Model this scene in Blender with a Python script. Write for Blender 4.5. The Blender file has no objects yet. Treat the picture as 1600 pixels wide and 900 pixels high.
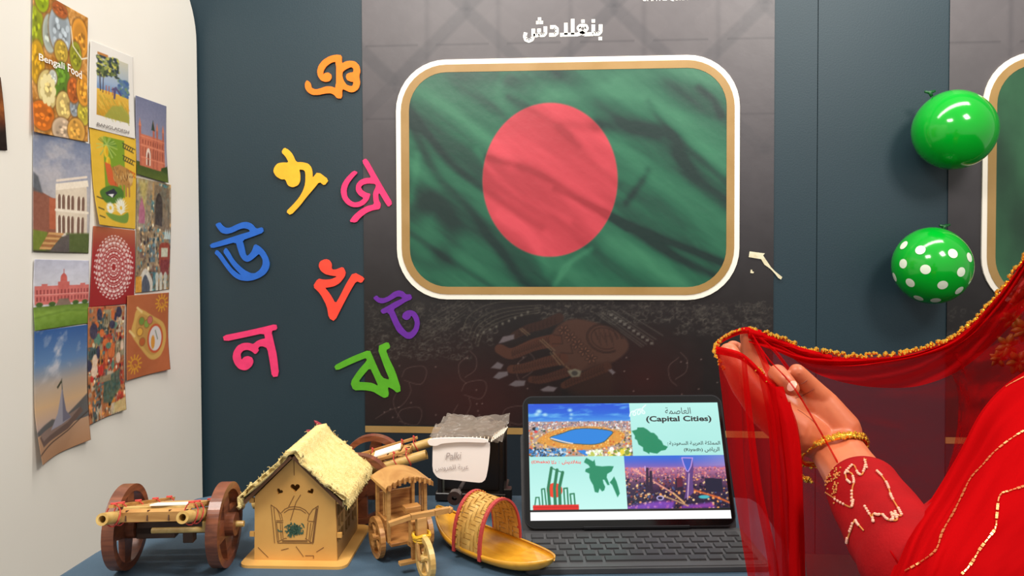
import bpy, bmesh, math, random
import numpy as np
from mathutils import Vector, Matrix
from mathutils.bvhtree import BVHTree

# ------------------------------------------------------------------ camera
F, CX, CY = 1200.0, 800.0, 391.0
CAMP = Vector((0.0, 0.0, 1.10))
ROT = (Matrix.Rotation(math.radians(4.0), 3, 'Z') @ Matrix.Rotation(math.radians(90 - 1.4), 3, 'X')
       @ Matrix.Rotation(math.radians(-0.2), 3, 'Z'))
scene = bpy.context.scene
COL = scene.collection
cam_data = bpy.data.cameras.new('camera')
cam_data.sensor_width = 36.0
cam_data.lens = F / 1600 * 36
cam_data.shift_y = -(450 - CY) / 1600
cam_data.clip_start = 0.02
cam = bpy.data.objects.new('camera', cam_data)
cam.matrix_world = Matrix.Translation(CAMP) @ ROT.to_4x4()
COL.objects.link(cam)
scene.camera = cam

# ------------------------------------------------------------------ world, lamps, exposure
vs = scene.view_settings
vs.view_transform = 'Standard'; vs.look = 'None'; vs.gamma = 1.0; vs.use_curve_mapping = False
vs.exposure = 0.4
scene.cycles.transparent_max_bounces = 24
world = bpy.data.worlds.new('room_light'); scene.world = world
world.use_nodes = True
world.node_tree.nodes['Background'].inputs[0].default_value = (1.0, 0.95, 0.89, 1)
world.node_tree.nodes['Background'].inputs[1].default_value = 0.46

def area(name, loc, target, sx, sy, power, col=(1, 0.945, 0.875)):
    l = bpy.data.lights.new(name, 'AREA'); l.shape = 'RECTANGLE'; l.size = sx; l.size_y = sy
    l.energy = power; l.color = col
    o = bpy.data.objects.new(name, l); COL.objects.link(o)
    o.location = loc
    o.rotation_euler = (Vector(target) - Vector(loc)).to_track_quat('-Z', 'Y').to_euler()
    return o
area('ceiling_lamp', (0.45, 1.95, 2.72), (0.4, 2.65, 1.5), 2.6, 0.25, 30)
area('ceiling_lamp', (1.5, 0.2, 2.7), (0.3, 1.5, 0.9), 0.6, 0.6, 34)
area('ceiling_lamp', (-0.7, 0.0, 2.7), (-0.3, 1.3, 0.9), 0.8, 0.5, 30)

# ------------------------------------------------------------------ pixel rays
RN = np.array(ROT)
def dirs(px, py):
    px = np.asarray(px, float); py = np.asarray(py, float)
    d = np.stack([(px - CX) / F, -(py - CY) / F, -np.ones_like(px)], -1)
    return d @ RN.T
def W(px, py, d):
    """point seen at pixel (px, py) at distance d along the view axis"""
    v = dirs(px, py) * d
    return Vector((float(v[0]), float(v[1]), float(v[2]))) + CAMP
def hit(px, py, p0, n):
    v = Vector([float(a) for a in dirs(px, py)])
    t = (Vector(p0) - CAMP).dot(n) / v.dot(n)
    return CAMP + v * t
WALLY = 2.65
def B(px, py, off=0.0):
    return hit(px, py, (0, WALLY - off, 0), Vector((0, 1, 0)))
TZ = 0.75
def T(px, py, z=0.0):
    return hit(px, py, (0, 0, TZ + z), Vector((0, 0, 1)))
_c = B(320, 600)
_d = Vector([float(a) for a in dirs(846, 362)]); _d.z = 0; _d.normalize()
LW0 = Vector((_c.x, _c.y, 0)) - _d * 0.03
LWD = _d                                   # runs away from the camera
LWN = Vector((_d.y, -_d.x, 0))             # faces into the room
def L(px, py, off=0.0):
    return hit(px, py, LW0 + LWN * off, LWN)

# ------------------------------------------------------------------ colours and materials
def lin(c):
    c = np.asarray(c, float) / 255.0
    return np.where(c <= 0.04045, c / 12.92, ((c + 0.055) / 1.055) ** 2.4)
def rgba(c): return tuple(float(v) for v in lin(c)) + (1.0,)
MATS = {}
def mat(name, c, rough=0.5, metal=0.0, c2=None, scale=8.0, kind='noise', bump=0.0, bscale=60.0, emit=0.0,
        stretch=(1, 1, 1), spec=0.5, coat=0.0):
    if name in MATS: return MATS[name]
    m = bpy.data.materials.new(name); m.use_nodes = True
    nt = m.node_tree; N = nt.nodes; K = nt.links
    b = N['Principled BSDF']
    b.inputs['Base Color'].default_value = rgba(c)
    b.inputs['Roughness'].default_value = rough
    b.inputs['Metallic'].default_value = metal
    b.inputs['Specular IOR Level'].default_value = spec
    b.inputs['Coat Weight'].default_value = coat
    tc = N.new('ShaderNodeTexCoord'); mp = N.new('ShaderNodeMapping')
    mp.inputs['Scale'].default_value = stretch
    K.new(tc.outputs['Object'], mp.inputs['Vector'])
    if c2 is not None:
        if kind == 'wood':
            t = N.new('ShaderNodeTexNoise'); t.inputs['Scale'].default_value = scale
            t.inputs['Detail'].default_value = 5; t.inputs['Distortion'].default_value = 0.6
        else:
            t = N.new('ShaderNodeTexNoise'); t.inputs['Scale'].default_value = scale; t.inputs['Detail'].default_value = 4
        K.new(mp.outputs[0], t.inputs['Vector'])
        r = N.new('ShaderNodeValToRGB')
        r.color_ramp.elements[0].position = 0.35; r.color_ramp.elements[1].position = 0.65
        r.color_ramp.elements[0].color = rgba(c); r.color_ramp.elements[1].color = rgba(c2)
        K.new(t.outputs[0], r.inputs[0]); K.new(r.outputs[0], b.inputs['Base Color'])
    if bump:
        t2 = N.new('ShaderNodeTexNoise'); t2.inputs['Scale'].default_value = bscale; t2.inputs['Detail'].default_value = 3
        K.new(mp.outputs[0], t2.inputs['Vector'])
        bp = N.new('ShaderNodeBump'); bp.inputs['Strength'].default_value = bump; bp.inputs['Distance'].default_value = 0.002
        K.new(t2.outputs[0], bp.inputs['Height']); K.new(bp.outputs[0], b.inputs['Normal'])
    if emit:
        b.inputs['Emission Color'].default_value = rgba(c); b.inputs['Emission Strength'].default_value = emit
    MATS[name] = m
    return m
def print_mat(name, rough=0.5, emit=0.0, bump=0.0):
    if name in MATS: return MATS[name]
    m = bpy.data.materials.new(name); m.use_nodes = True
    nt = m.node_tree; b = nt.nodes['Principled BSDF']
    a = nt.nodes.new('ShaderNodeVertexColor'); a.layer_name = 'ink'
    b.inputs['Roughness'].default_value = rough
    if emit:
        b.inputs['Base Color'].default_value = (0.01, 0.01, 0.01, 1)
        nt.links.new(a.outputs[0], b.inputs['Emission Color']); b.inputs['Emission Strength'].default_value = emit
    else:
        nt.links.new(a.outputs[0], b.inputs['Base Color'])
    if bump:
        tc = nt.nodes.new('ShaderNodeTexCoord')
        t2 = nt.nodes.new('ShaderNodeTexNoise'); t2.inputs['Scale'].default_value = 28; t2.inputs['Detail'].default_value = 6
        nt.links.new(tc.outputs['Object'], t2.inputs['Vector'])
        bp = nt.nodes.new('ShaderNodeBump'); bp.inputs['Strength'].default_value = bump; bp.inputs['Distance'].default_value = 0.004
        nt.links.new(t2.outputs[0], bp.inputs['Height']); nt.links.new(bp.outputs[0], b.inputs['Normal'])
    MATS[name] = m
    return m

# ------------------------------------------------------------------ objects
def tag(o, label=None, cat=None, group=None, kind=None):
    if label: o['label'] = label
    if cat: o['category'] = cat
    if group: o['group'] = group
    if kind: o['kind'] = kind
    return o
def thing(name, label, cat, loc=(0, 0, 0), group=None, rz=0.0):
    o = bpy.data.objects.new(name, None); o.empty_display_size = 0.03
    COL.objects.link(o); o.location = loc; o.rotation_euler = (0, 0, rz)
    return tag(o, label, cat, group)
def wmat(o):
    m = Matrix.LocRotScale(o.location, o.rotation_euler, None)
    return wmat(o.parent) @ o.matrix_parent_inverse @ m if o.parent is not None else m
def link(name, me, m, parent=None, local=False, smooth=False):
    """local=True: vertices are already in the parent's own frame"""
    o = bpy.data.objects.new(name, me); COL.objects.link(o)
    if m is not None:
        me.materials.clear()
        for mm in (m if isinstance(m, (list, tuple)) else [m]): me.materials.append(mm)
    if smooth:
        for p in me.polygons: p.use_smooth = True
    if parent is not None:
        o.parent = parent
        if not local:
            pw = wmat(parent)
            o.matrix_parent_inverse = pw.inverted()
    return o
def mesh(name, verts, faces, m=None, parent=None, local=False, smooth=False):
    me = bpy.data.meshes.new(name); me.from_pydata([tuple(v) for v in verts], [], faces); me.update()
    return link(name, me, m, parent, local, smooth)
def bm_obj(name, bm, m=None, parent=None, local=False, smooth=False, bevel=0.0):
    if bevel: bmesh.ops.bevel(bm, geom=list(bm.edges), offset=bevel, segments=1, affect='EDGES', clamp_overlap=True)
    bmesh.ops.recalc_face_normals(bm, faces=bm.faces)
    me = bpy.data.meshes.new(name); bm.to_mesh(me); bm.free()
    return link(name, me, m, parent, local, smooth)
def box(bm, c, s, M=None, bev=0.0):
    r = bmesh.ops.create_cube(bm, size=1.0)
    A = Matrix.Translation(c) @ Matrix.Diagonal((s[0], s[1], s[2], 1))
    if M is not None: A = M @ A
    bmesh.ops.transform(bm, matrix=A, verts=r['verts'])
    return r['verts']
def beam(bm, a, b, w, t, up=(0, 0, 1)):
    """rectangular bar from a to b, w wide, t thick along up"""
    a = Vector(a); b = Vector(b); d = (b - a); ln = d.length; d.normalize()
    u = Vector(up); u = (u - d * u.dot(d)).normalized(); s = d.cross(u)
    R = Matrix((s, d, u)).transposed().to_4x4()
    box(bm, (0, 0, 0), (w, ln, t), Matrix.Translation((a + b) / 2) @ R)
def tube(bm, pts, r, n=10, caps=True, closed=False):
    pts = [Vector(p) for p in pts]; k = len(pts)
    rs = r if isinstance(r, (list, tuple)) else [r] * k
    rings = []; pu = None
    for i, p in enumerate(pts):
        if closed: d = pts[(i + 1) % k] - pts[i - 1]
        else: d = pts[min(i + 1, k - 1)] - pts[max(i - 1, 0)]
        d.normalize()
        if pu is None:
            pu = d.orthogonal().normalized()
        u = (pu - d * pu.dot(d)).normalized(); pu = u; v = d.cross(u)
        rings.append([bm.verts.new(p + (u * math.cos(2 * math.pi * j / n) + v * math.sin(2 * math.pi * j / n)) * rs[i]) for j in range(n)])
    for i in range(k if closed else k - 1):
        A, Bq = rings[i], rings[(i + 1) % k]
        for j in range(n): bm.faces.new((A[j], A[(j + 1) % n], Bq[(j + 1) % n], Bq[j]))
    if caps and not closed:
        bm.faces.new(rings[0][::-1]); bm.faces.new(rings[-1])
def pipe(bm, a, b, ro, ri, n=20):
    """hollow cane from a to b"""
    a = Vector(a); b = Vector(b); d = (b - a).normalized(); u = d.orthogonal().normalized(); v = d.cross(u)
    R = []
    for p, r in ((a, ro), (b, ro), (b, ri), (a, ri)):
        R.append([bm.verts.new(p + (u * math.cos(2 * math.pi * j / n) + v * math.sin(2 * math.pi * j / n)) * r) for j in range(n)])
    for i in range(4):
        for j in range(n): bm.faces.new((R[i][j], R[i][(j + 1) % n], R[(i + 1) % 4][(j + 1) % n], R[(i + 1) % 4][j]))
def ball(bm, c, r, sub=1, sc=(1, 1, 1)):
    q = bmesh.ops.create_icosphere(bm, subdivisions=sub, radius=1.0)
    bmesh.ops.transform(bm, matrix=Matrix.Translation(c) @ Matrix.Diagonal((r * sc[0], r * sc[1], r * sc[2], 1)), verts=q['verts'])
def plate(name, loops, P, n, th, m, parent=None, m_side=None):
    """solid plate from outline loops (first outer, rest holes); P maps 2-D point to its front 3-D point, n points out, th thick"""
    c = bpy.data.curves.new(name, 'CURVE'); c.dimensions = '2D'; c.fill_mode = 'BOTH'
    for lp in loops:
        s = c.splines.new('POLY'); s.points.add(len(lp) - 1); s.use_cyclic_u = True
        for i, (x, y) in enumerate(lp): s.points[i].co = (x, -y, 0, 1)
    o = bpy.data.objects.new(name, c); COL.objects.link(o)
    me = bpy.data.meshes.new_from_object(o.evaluated_get(bpy.context.evaluated_depsgraph_get()))
    bpy.data.objects.remove(o); bpy.data.curves.remove(c)
    bm = bmesh.new(); bm.from_mesh(me); bpy.data.meshes.remove(me)
    bmesh.ops.remove_doubles(bm, verts=bm.verts, dist=1e-5)
    for v in bm.verts: v.co = P(v.co.x, -v.co.y)
    n = Vector(n)
    bmesh.ops.recalc_face_normals(bm, faces=bm.faces)
    top = list(bm.faces)
    if sum((f.normal.dot(n) * f.calc_area() for f in top)) < 0:
        bmesh.ops.reverse_faces(bm, faces=top)
    r = bmesh.ops.extrude_face_region(bm, geom=top)
    vv = [g for g in r['geom'] if isinstance(g, bmesh.types.BMVert)]
    # the extruded copy becomes the front, original is the back
    for v in bm.verts:
        if v not in set(()): pass
    back = set(v for f in top if f.is_valid for v in f.verts)
    bmesh.ops.translate(bm, verts=vv, vec=n * 0.0)
    nb = [v for v in bm.verts if v not in set(vv)]
    bmesh.ops.translate(bm, verts=nb, vec=-n * th)
    return bm_obj(name, bm, m, parent)
def smooth_loop(pts, it=1):
    for _ in range(it):
        q = []
        for i in range(len(pts)):
            a = pts[i]; b = pts[(i + 1) % len(pts)]
            l = math.dist(a, b)
            q.append((a[0] * .8 + b[0] * .2, a[1] * .8 + b[1] * .2)); q.append((a[0] * .2 + b[0] * .8, a[1] * .2 + b[1] * .8))
        pts = q
    return pts
def rrect(x0, y0, x1, y1, r, n=10):
    o = []
    for cx, cy, a0 in ((x1 - r, y0 + r, -90), (x1 - r, y1 - r, 0), (x0 + r, y1 - r, 90), (x0 + r, y0 + r, 180)):
        for i in range(n + 1):
            a = math.radians(a0 + 90 * i / n); o.append((cx + r * math.cos(a), cy + r * math.sin(a)))
    return o
def thing_part(name, parent):
    o = bpy.data.objects.new(name, None); o.empty_display_size = .01; COL.objects.link(o); o.parent = parent; return o
def copy_tree(o, parent=None):
    c = o.copy(); COL.objects.link(c)
    if parent is not None:
        c.parent = parent
    for ch in list(o.children): copy_tree(ch, c)
    return c

# ------------------------------------------------------------------ text
AR = {'ا': 0xFE8D, 'ب': 0xFE8F, 'ة': 0xFE93, 'د': 0xFEA9, 'ر': 0xFEAD, 'س': 0xFEB1, 'ش': 0xFEB5, 'ص': 0xFEB9,
      'ض': 0xFEBD, 'ع': 0xFEC9, 'غ': 0xFECD, 'ك': 0xFED9, 'ل': 0xFEDD, 'م': 0xFEE1, 'ن': 0xFEE5, 'و': 0xFEED, 'ي': 0xFEF1}
NJ = set('اةدرو')
def arabic(s):
    s = s.replace('لا', '\u0001'); out = []
    for i, ch in enumerate(s):
        if ch not in AR and ch != '\u0001': out.append(ch); continue
        p = i > 0 and (s[i - 1] in AR) and s[i - 1] not in NJ
        nx = i + 1 < len(s) and (s[i + 1] in AR or s[i + 1] == '\u0001')
        if ch == '\u0001': out.append(chr(0xFEFC if p else 0xFEFB)); continue
        b = AR[ch]
        if ch in NJ: out.append(chr(b + (1 if p else 0)))
        else: out.append(chr(b + (3 if p and nx else 2 if nx else 1 if p else 0)))
    return ''.join(out[::-1])
def text(name, s, o, ex, ey, width, m, parent=None, height=None, off=0.0006, bold=0.0, shear=0.0, th=0.0003):
    """flat lettering fitted into width along ex, baseline-left box corner at o"""
    c = bpy.data.curves.new(name, 'FONT'); c.body = s; c.resolution_u = 3; c.offset = bold; c.shear = shear
    q = bpy.data.objects.new(name, c); COL.objects.link(q)
    me = bpy.data.meshes.new_from_object(q.evaluated_get(bpy.context.evaluated_depsgraph_get()))
    bpy.data.objects.remove(q); bpy.data.curves.remove(c)
    co = np.empty(len(me.vertices) * 3); me.vertices.foreach_get('co', co); co = co.reshape(-1, 3)
    mn = co.min(0); mx = co.max(0); sx = width / (mx[0] - mn[0]); sy = sx if height is None else height / (mx[1] - mn[1])
    ex = Vector(ex).normalized(); ey = Vector(ey).normalized(); n = ex.cross(ey)
    p = np.array(o) + np.outer((co[:, 0] - mn[0]) * sx, ex) + np.outer((co[:, 1] - mn[1]) * sy, ey) + np.array(n) * off
    me.vertices.foreach_set('co', p.ravel()); me.update()
    return link(name, me, m, parent)

# ------------------------------------------------------------------ painter for flat prints
def _h(ix, iy, seed):
    n = (ix.astype(np.int64) * 374761393 + iy.astype(np.int64) * 668265263 + seed * 974634777) & 0x7fffffff
    n = ((n ^ (n >> 13)) * 1274126177) & 0x7fffffff
    return ((n ^ (n >> 16)) & 0xffff) / 65535.0
def vn(x, y, seed=0):
    ix = np.floor(x); iy = np.floor(y); fx = x - ix; fy = y - iy
    fx = fx * fx * (3 - 2 * fx); fy = fy * fy * (3 - 2 * fy)
    a = _h(ix, iy, seed); b = _h(ix + 1, iy, seed); c = _h(ix, iy + 1, seed); d = _h(ix + 1, iy + 1, seed)
    return (a * (1 - fx) + b * fx) * (1 - fy) + (c * (1 - fx) + d * fx) * fy
def fbm(x, y, seed=0, o=4):
    s = 0; a = 0.5; t = 0
    for i in range(o):
        s = s + a * vn(x * 2 ** i, y * 2 ** i, seed + i * 17); t += a; a *= 0.55
    return s / t
class Can:
    def __init__(s, x0, y0, x1, y1, w, h, col=(255, 255, 255)):
        s.w, s.h = w, h; s.x0, s.y0, s.x1, s.y1 = x0, y0, x1, y1
        s.X, s.Y = np.meshgrid(np.linspace(x0, x1, w), np.linspace(y0, y1, h))
        s.A = np.zeros((h, w, 3)); s.A[:] = col; s.p = (x1 - x0) / (w - 1)
        s.q = (y1 - y0) / (h - 1)
    def win(s, xa, xb, ya, yb, m=0):
        i0 = max(0, int((xa - m - s.x0) / s.p) - 1); i1 = min(s.w, int((xb + m - s.x0) / s.p) + 3)
        j0 = max(0, int((ya - m - s.y0) / s.q) - 1); j1 = min(s.h, int((yb + m - s.y0) / s.q) + 3)
        return (slice(j0, max(j0, j1)), slice(i0, max(i0, i1)))
    def put(s, sl, mask, col):
        a = s.A[sl]; mask = np.clip(mask, 0, 1)[..., None]
        a[:] = a * (1 - mask) + np.asarray(col, float) * mask
    def field(s, mask, col): s.put((slice(None), slice(None)), mask, col)
    def vgrad(s, stops, xa=None, xb=None, ya=None, yb=None):
        xa = s.x0 if xa is None else xa; xb = s.x1 if xb is None else xb
        ya = s.y0 if ya is None else ya; yb = s.y1 if yb is None else yb
        m = (s.X >= xa) & (s.X <= xb) & (s.Y >= ya) & (s.Y <= yb)
        ys = [q[0] for q in stops]
        g = np.stack([np.interp(s.Y, ys, [q[1][k] for q in stops]) for k in range(3)], -1)
        s.A[m] = g[m]
    def poly(s, pts, col, a=1.0, soft=None):
        pts = np.asarray(pts, float); soft = soft or max(s.p, s.q)
        sl = s.win(pts[:, 0].min(), pts[:, 0].max(), pts[:, 1].min(), pts[:, 1].max(), soft)
        X = s.X[sl]; Y = s.Y[sl]
        if X.size == 0: return
        ins = np.zeros(X.shape, bool); dm = np.full(X.shape, 1e9)
        for i in range(len(pts)):
            ax, ay = pts[i]; bx, by = pts[(i + 1) % len(pts)]
            if ay != by:
                c = ((ay > Y) != (by > Y)) & (X < (bx - ax) * (Y - ay) / (by - ay) + ax); ins ^= c
            dx, dy = bx - ax, by - ay; L2 = dx * dx + dy * dy + 1e-12
            t = np.clip(((X - ax) * dx + (Y - ay) * dy) / L2, 0, 1)
            dm = np.minimum(dm, (X - ax - t * dx) ** 2 + (Y - ay - t * dy) ** 2)
        dm = np.sqrt(dm); sd = np.where(ins, dm, -dm)
        s.put(sl, np.clip(0.5 + sd / soft, 0, 1) * a, col)
    def rect(s, x0, y0, x1, y1, col, a=1.0): s.poly([(x0, y0), (x1, y0), (x1, y1), (x0, y1)], col, a)
    def ell(s, cx, cy, rx, ry, col, a=1.0, soft=None, rot=0.0):
        R = max(rx, ry); sl = s.win(cx - R, cx + R, cy - R, cy + R, R * 0.5)
        X = s.X[sl] - cx; Y = s.Y[sl] - cy; c, q = math.cos(rot), math.sin(rot)
        u = (X * c + Y * q) / rx; v = (-X * q + Y * c) / ry; d = np.sqrt(u * u + v * v)
        sf = (soft or max(s.p, s.q)) / min(rx, ry)
        s.put(sl, (0.5 + (1 - d) / sf) * a, col)
    def line(s, pts, col, w, a=1.0, soft=None):
        pts = np.asarray(pts, float); soft = soft or max(s.p, s.q); m = w + soft
        sl = s.win(pts[:, 0].min(), pts[:, 0].max(), pts[:, 1].min(), pts[:, 1].max(), m)
        X = s.X[sl]; Y = s.Y[sl]
        if X.size == 0: return
        dm = np.full(X.shape, 1e9)
        for i in range(len(pts) - 1):
            ax, ay = pts[i]; bx, by = pts[i + 1]; dx, dy = bx - ax, by - ay; L2 = dx * dx + dy * dy + 1e-12
            t = np.clip(((X - ax) * dx + (Y - ay) * dy) / L2, 0, 1)
            dm = np.minimum(dm, (X - ax - t * dx) ** 2 + (Y - ay - t * dy) ** 2)
        s.put(sl, np.clip(0.5 + (w / 2 - np.sqrt(dm)) / soft, 0, 1) * a, col)
    def grain(s, amt, sc, seed=0, o=3):
        n = fbm(s.X * sc, s.Y * sc, seed, o) - 0.5
        s.A += n[..., None] * amt
    def specks(s, n, xa, xb, ya, yb, r0, r1, cols, seed=0, a=1.0, flat=1.0):
        rg = random.Random(seed)
        for _ in range(n):
            r = rg.uniform(r0, r1)
            s.ell(rg.uniform(xa, xb), rg.uniform(ya, yb), r, r * flat * rg.uniform(0.6, 1.3), rg.choice(cols), a)
def cr(pts, n=8, closed=False):
    """Catmull-Rom through points of any dimension"""
    P = [np.asarray(p, float) for p in pts]; k = len(P); out = []
    for i in range(k if closed else k - 1):
        p0 = P[i - 1] if (i > 0 or closed) else 2 * P[0] - P[1]; p1 = P[i]; p2 = P[(i + 1) % k]
        p3 = P[(i + 2) % k] if (i + 2 < k or closed) else 2 * P[-1] - P[-2]
        for j in range(n):
            t = j / n
            out.append(0.5 * ((2 * p1) + (-p0 + p2) * t + (2 * p0 - 5 * p1 + 4 * p2 - p3) * t * t + (-p0 + 3 * p1 - 3 * p2 + p3) * t ** 3))
    if not closed: out.append(P[-1])
    return out
def print_grid(name, can, pos, m, parent=None, keep=None, smooth=False, gain=1.0):
    """grid mesh carrying the canvas colours; pos (h, w, 3) world positions"""
    h, w = can.h, can.w
    me = bpy.data.meshes.new(name)
    idx = np.arange(h * w).reshape(h, w)
    f = np.stack([idx[1:, :-1], idx[1:, 1:], idx[:-1, 1:], idx[:-1, :-1]], -1)
    if keep is not None:
        k = keep[1:, :-1] & keep[1:, 1:] & keep[:-1, 1:] & keep[:-1, :-1]; f = f[k]
    f = f.reshape(-1, 4); nf = len(f)
    me.vertices.add(h * w); me.vertices.foreach_set('co', np.asarray(pos, np.float32).ravel())
    me.loops.add(nf * 4); me.loops.foreach_set('vertex_index', f.astype(np.int32).ravel())
    me.polygons.add(nf); me.polygons.foreach_set('loop_start', np.arange(0, nf * 4, 4, dtype=np.int32))
    me.update(calc_edges=True)
    ca = me.color_attributes.new('ink', 'FLOAT_COLOR', 'POINT')
    col = np.ones((h * w, 4), np.float32); col[:, :3] = lin(np.clip(can.A, 0, 255)).reshape(-1, 3) * gain
    ca.data.foreach_set('color', col.ravel())
    return link(name, me, m, parent, smooth=smooth)
def quad_pos(c4, w, h):
    """bilinear world positions from TL, TR, BR, BL"""
    a, b, c, d = [np.array(v) for v in c4]
    u = np.linspace(0, 1, w)[None, :, None]; v = np.linspace(0, 1, h)[:, None, None]
    return (a * (1 - u) + b * u) * (1 - v) + (d * (1 - u) + c * u) * v
# ================================================================== the room
teal = mat('teal_wall_paint', (27, 50, 60), 0.5, c2=(29, 52, 62), scale=3, bump=0.15, bscale=180)
white_wall = mat('white_panel', (232, 227, 216), 0.6, c2=(235, 231, 221), scale=2)
cream = mat('cream_board', (247, 240, 226), 0.5)
navy = mat('dark_seam', (14, 20, 24), 0.8)
floor_m = mat('dark_carpet', (40, 42, 46), 0.95, c2=(30, 31, 34), scale=90, bump=0.4)
bm = bmesh.new(); box(bm, (0.4, 1.0, -0.02), (6.4, 5.2, 0.04)); tag(bm_obj('floor', bm, floor_m), kind='structure')
xs = B(1276, 400).x
wb = tag(bpy.data.objects.new('wall_back', None), kind='structure'); COL.objects.link(wb); wb.location = (0, WALLY, 0)
bm = bmesh.new(); box(bm, (0.6, WALLY + 0.045, 1.45), (5.4, 0.03, 2.9)); bm_obj('backing', bm, navy, wb)
for xa, xb in ((-2.1, xs - 0.0012), (xs + 0.0012, 3.3)):
    bm = bmesh.new(); box(bm, ((xa + xb) / 2, WALLY + 0.015, 1.45), (xb - xa, 0.03, 2.9)); bm_obj('wall_panel', bm, teal, wb)
# white display panel on the left, rounded top corner
s0 = LW0.copy()
def LP(s, z, off=0.0): return LW0 - LWD * s + LWN * off + Vector((0, 0, z))
ztop = 1.98; R = 0.22
lp = []
for i in range(13):
    a = math.radians(90 * i / 12); lp.append((R - R * math.cos(math.pi / 2 - a) if False else R - R * math.sin(math.pi / 2 - a) , -(ztop - R + R * math.cos(math.pi / 2 - a))))
lp = [(0.0, 0.0)] + lp + [(2.6, -ztop), (2.6, 0.0)]
wl = plate('wall_left', [lp], lambda x, y: LP(x, -y, 0.0), LWN, 0.03, white_wall)
tag(wl, kind='structure')

# ================================================================== banner with flag picture
gold_band = mat('gold_print', (166, 132, 80), 0.4, c2=(158, 124, 70), scale=12)
ink = print_mat('banner_print', 0.42, bump=0.10)
flag_ink = print_mat('flag_print', 0.38, bump=0.16)
white_ink = mat('white_print', (250, 247, 238), 0.5)

def banner_canvas(x0, y0, x1, y1, w, h, art):
    c = Can(x0, y0, x1, y1, w, h)
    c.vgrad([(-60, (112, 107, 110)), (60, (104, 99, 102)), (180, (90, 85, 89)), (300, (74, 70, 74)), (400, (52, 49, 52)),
             (470, (36, 32, 33)), (560, (30, 24, 24)), (700, (28, 22, 23))])  # print darkens downward; its pale top also has lamp sheen painted in
    # interlaced lattice
    k = 230.0
    for i in range(-2, 8):
        for j in range(-1, 2):
            cx = 850 + i * k / 2 - 115 * 3; cy = 10 + j * 115
            if (i + j) % 2: continue
            for dx, dy in ((1, 1), (-1, 1), (1, -1), (-1, -1)):
                c.line([(cx + dx * 6, cy + dy * 6), (cx + dx * 112, cy + dy * 108)], (62, 62, 68), 20, 0.16, 2)
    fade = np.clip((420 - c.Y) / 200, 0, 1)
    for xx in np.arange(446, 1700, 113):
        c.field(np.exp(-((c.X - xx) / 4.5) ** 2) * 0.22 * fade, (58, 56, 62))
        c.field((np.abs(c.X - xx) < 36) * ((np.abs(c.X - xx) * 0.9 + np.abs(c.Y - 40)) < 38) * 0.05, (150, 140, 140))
    for yy in (65, 180):
        c.field(np.exp(-((c.Y - yy) / 1.6) ** 2) * 0.3 * fade * (np.abs(((c.X - 446) % 113) - 56) < 42), (52, 50, 55))
    c.grain(7, 0.05, 3)
    return c

def flag_shade(X, Y):
    """cloth folds of the printed flag: 0 dark .. 1 light"""
    u = X * 0.80 + Y * 0.60; v = -X * 0.60 + Y * 0.80
    w1 = fbm(u / 170, v / 60, 5) * 70
    s = 0.5 + 0.22 * np.sin((v + w1) / 15.0) * (0.4 + fbm(u / 90, v / 50, 9)) + (fbm(u / 120, v / 18, 11) - 0.5) * 0.55
    return s
def strokes(s, X, Y, L_, amp):
    for pts, w, k in L_:
        P_ = np.array([(560 + a / 1.8, b / 1.8) for a, b in pts])
        P_ = np.array(cr(P_, 5)); dm = np.full(X.shape, 1e9)
        for i in range(len(P_) - 1):
            ax, ay = P_[i]; bx, by = P_[i + 1]; dx, dy = bx - ax, by - ay
            t = np.clip(((X - ax) * dx + (Y - ay) * dy) / (dx * dx + dy * dy + 1e-9), 0, 1)
            dm = np.minimum(dm, (X - ax - t * dx) ** 2 + (Y - ay - t * dy) ** 2)
        s = s + k * amp * np.exp(-dm / (w * w))
    return s
FOLDS = [([(140, 290), (260, 450), (400, 560), (520, 640)], 7, -1), ([(370, 440), (520, 490), (740, 620), (1030, 740)], 6, -1.2),
         ([(430, 270), (560, 350), (740, 520)], 6, -.8), ([(680, 350), (870, 380), (930, 480), (1040, 580)], 12, -1.1),
         ([(820, 290), (880, 370), (1040, 520)], 6, -.7), ([(140, 650), (260, 730), (420, 830)], 6, -.9),
         ([(150, 340), (220, 480), (330, 600), (470, 790), (560, 830)], 8, -.9), ([(700, 600), (860, 700), (1030, 790)], 7, -1),
         ([(150, 600), (230, 560), (260, 660), (240, 720)], 20, -.8), ([(560, 530), (700, 600), (760, 640)], 5, -.9),
         ([(150, 240), (300, 330), (440, 460)], 9, .8), ([(740, 222), (880, 205), (1020, 230)], 16, .9),
         ([(540, 270), (780, 262), (900, 340), (1030, 480)], 14, .7), ([(720, 690), (900, 800)], 18, .7),
         ([(160, 760), (300, 810)], 16, .8), ([(560, 800), (600, 740), (660, 700)], 5, .9), ([(340, 420), (420, 520), (600, 620)], 6, .6),
         ([(400, 600), (480, 650), (540, 760)], 8, .6), ([(960, 250), (1000, 290), (1020, 330)], 6, -.9), ([(170, 430), (150, 560)], 7, .6),
         ([(420, 190), (400, 260), (440, 320)], 8, .5), ([(760, 570), (810, 500), (820, 480)], 6, -.8), ([(300, 200), (420, 220), (560, 215)], 16, -.8),
         ([(870, 390), (1000, 440), (1040, 460)], 14, .6), ([(600, 380), (580, 350), (680, 360)], 8, -.7), ([(640, 420), (740, 520)], 6, .5)]
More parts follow.
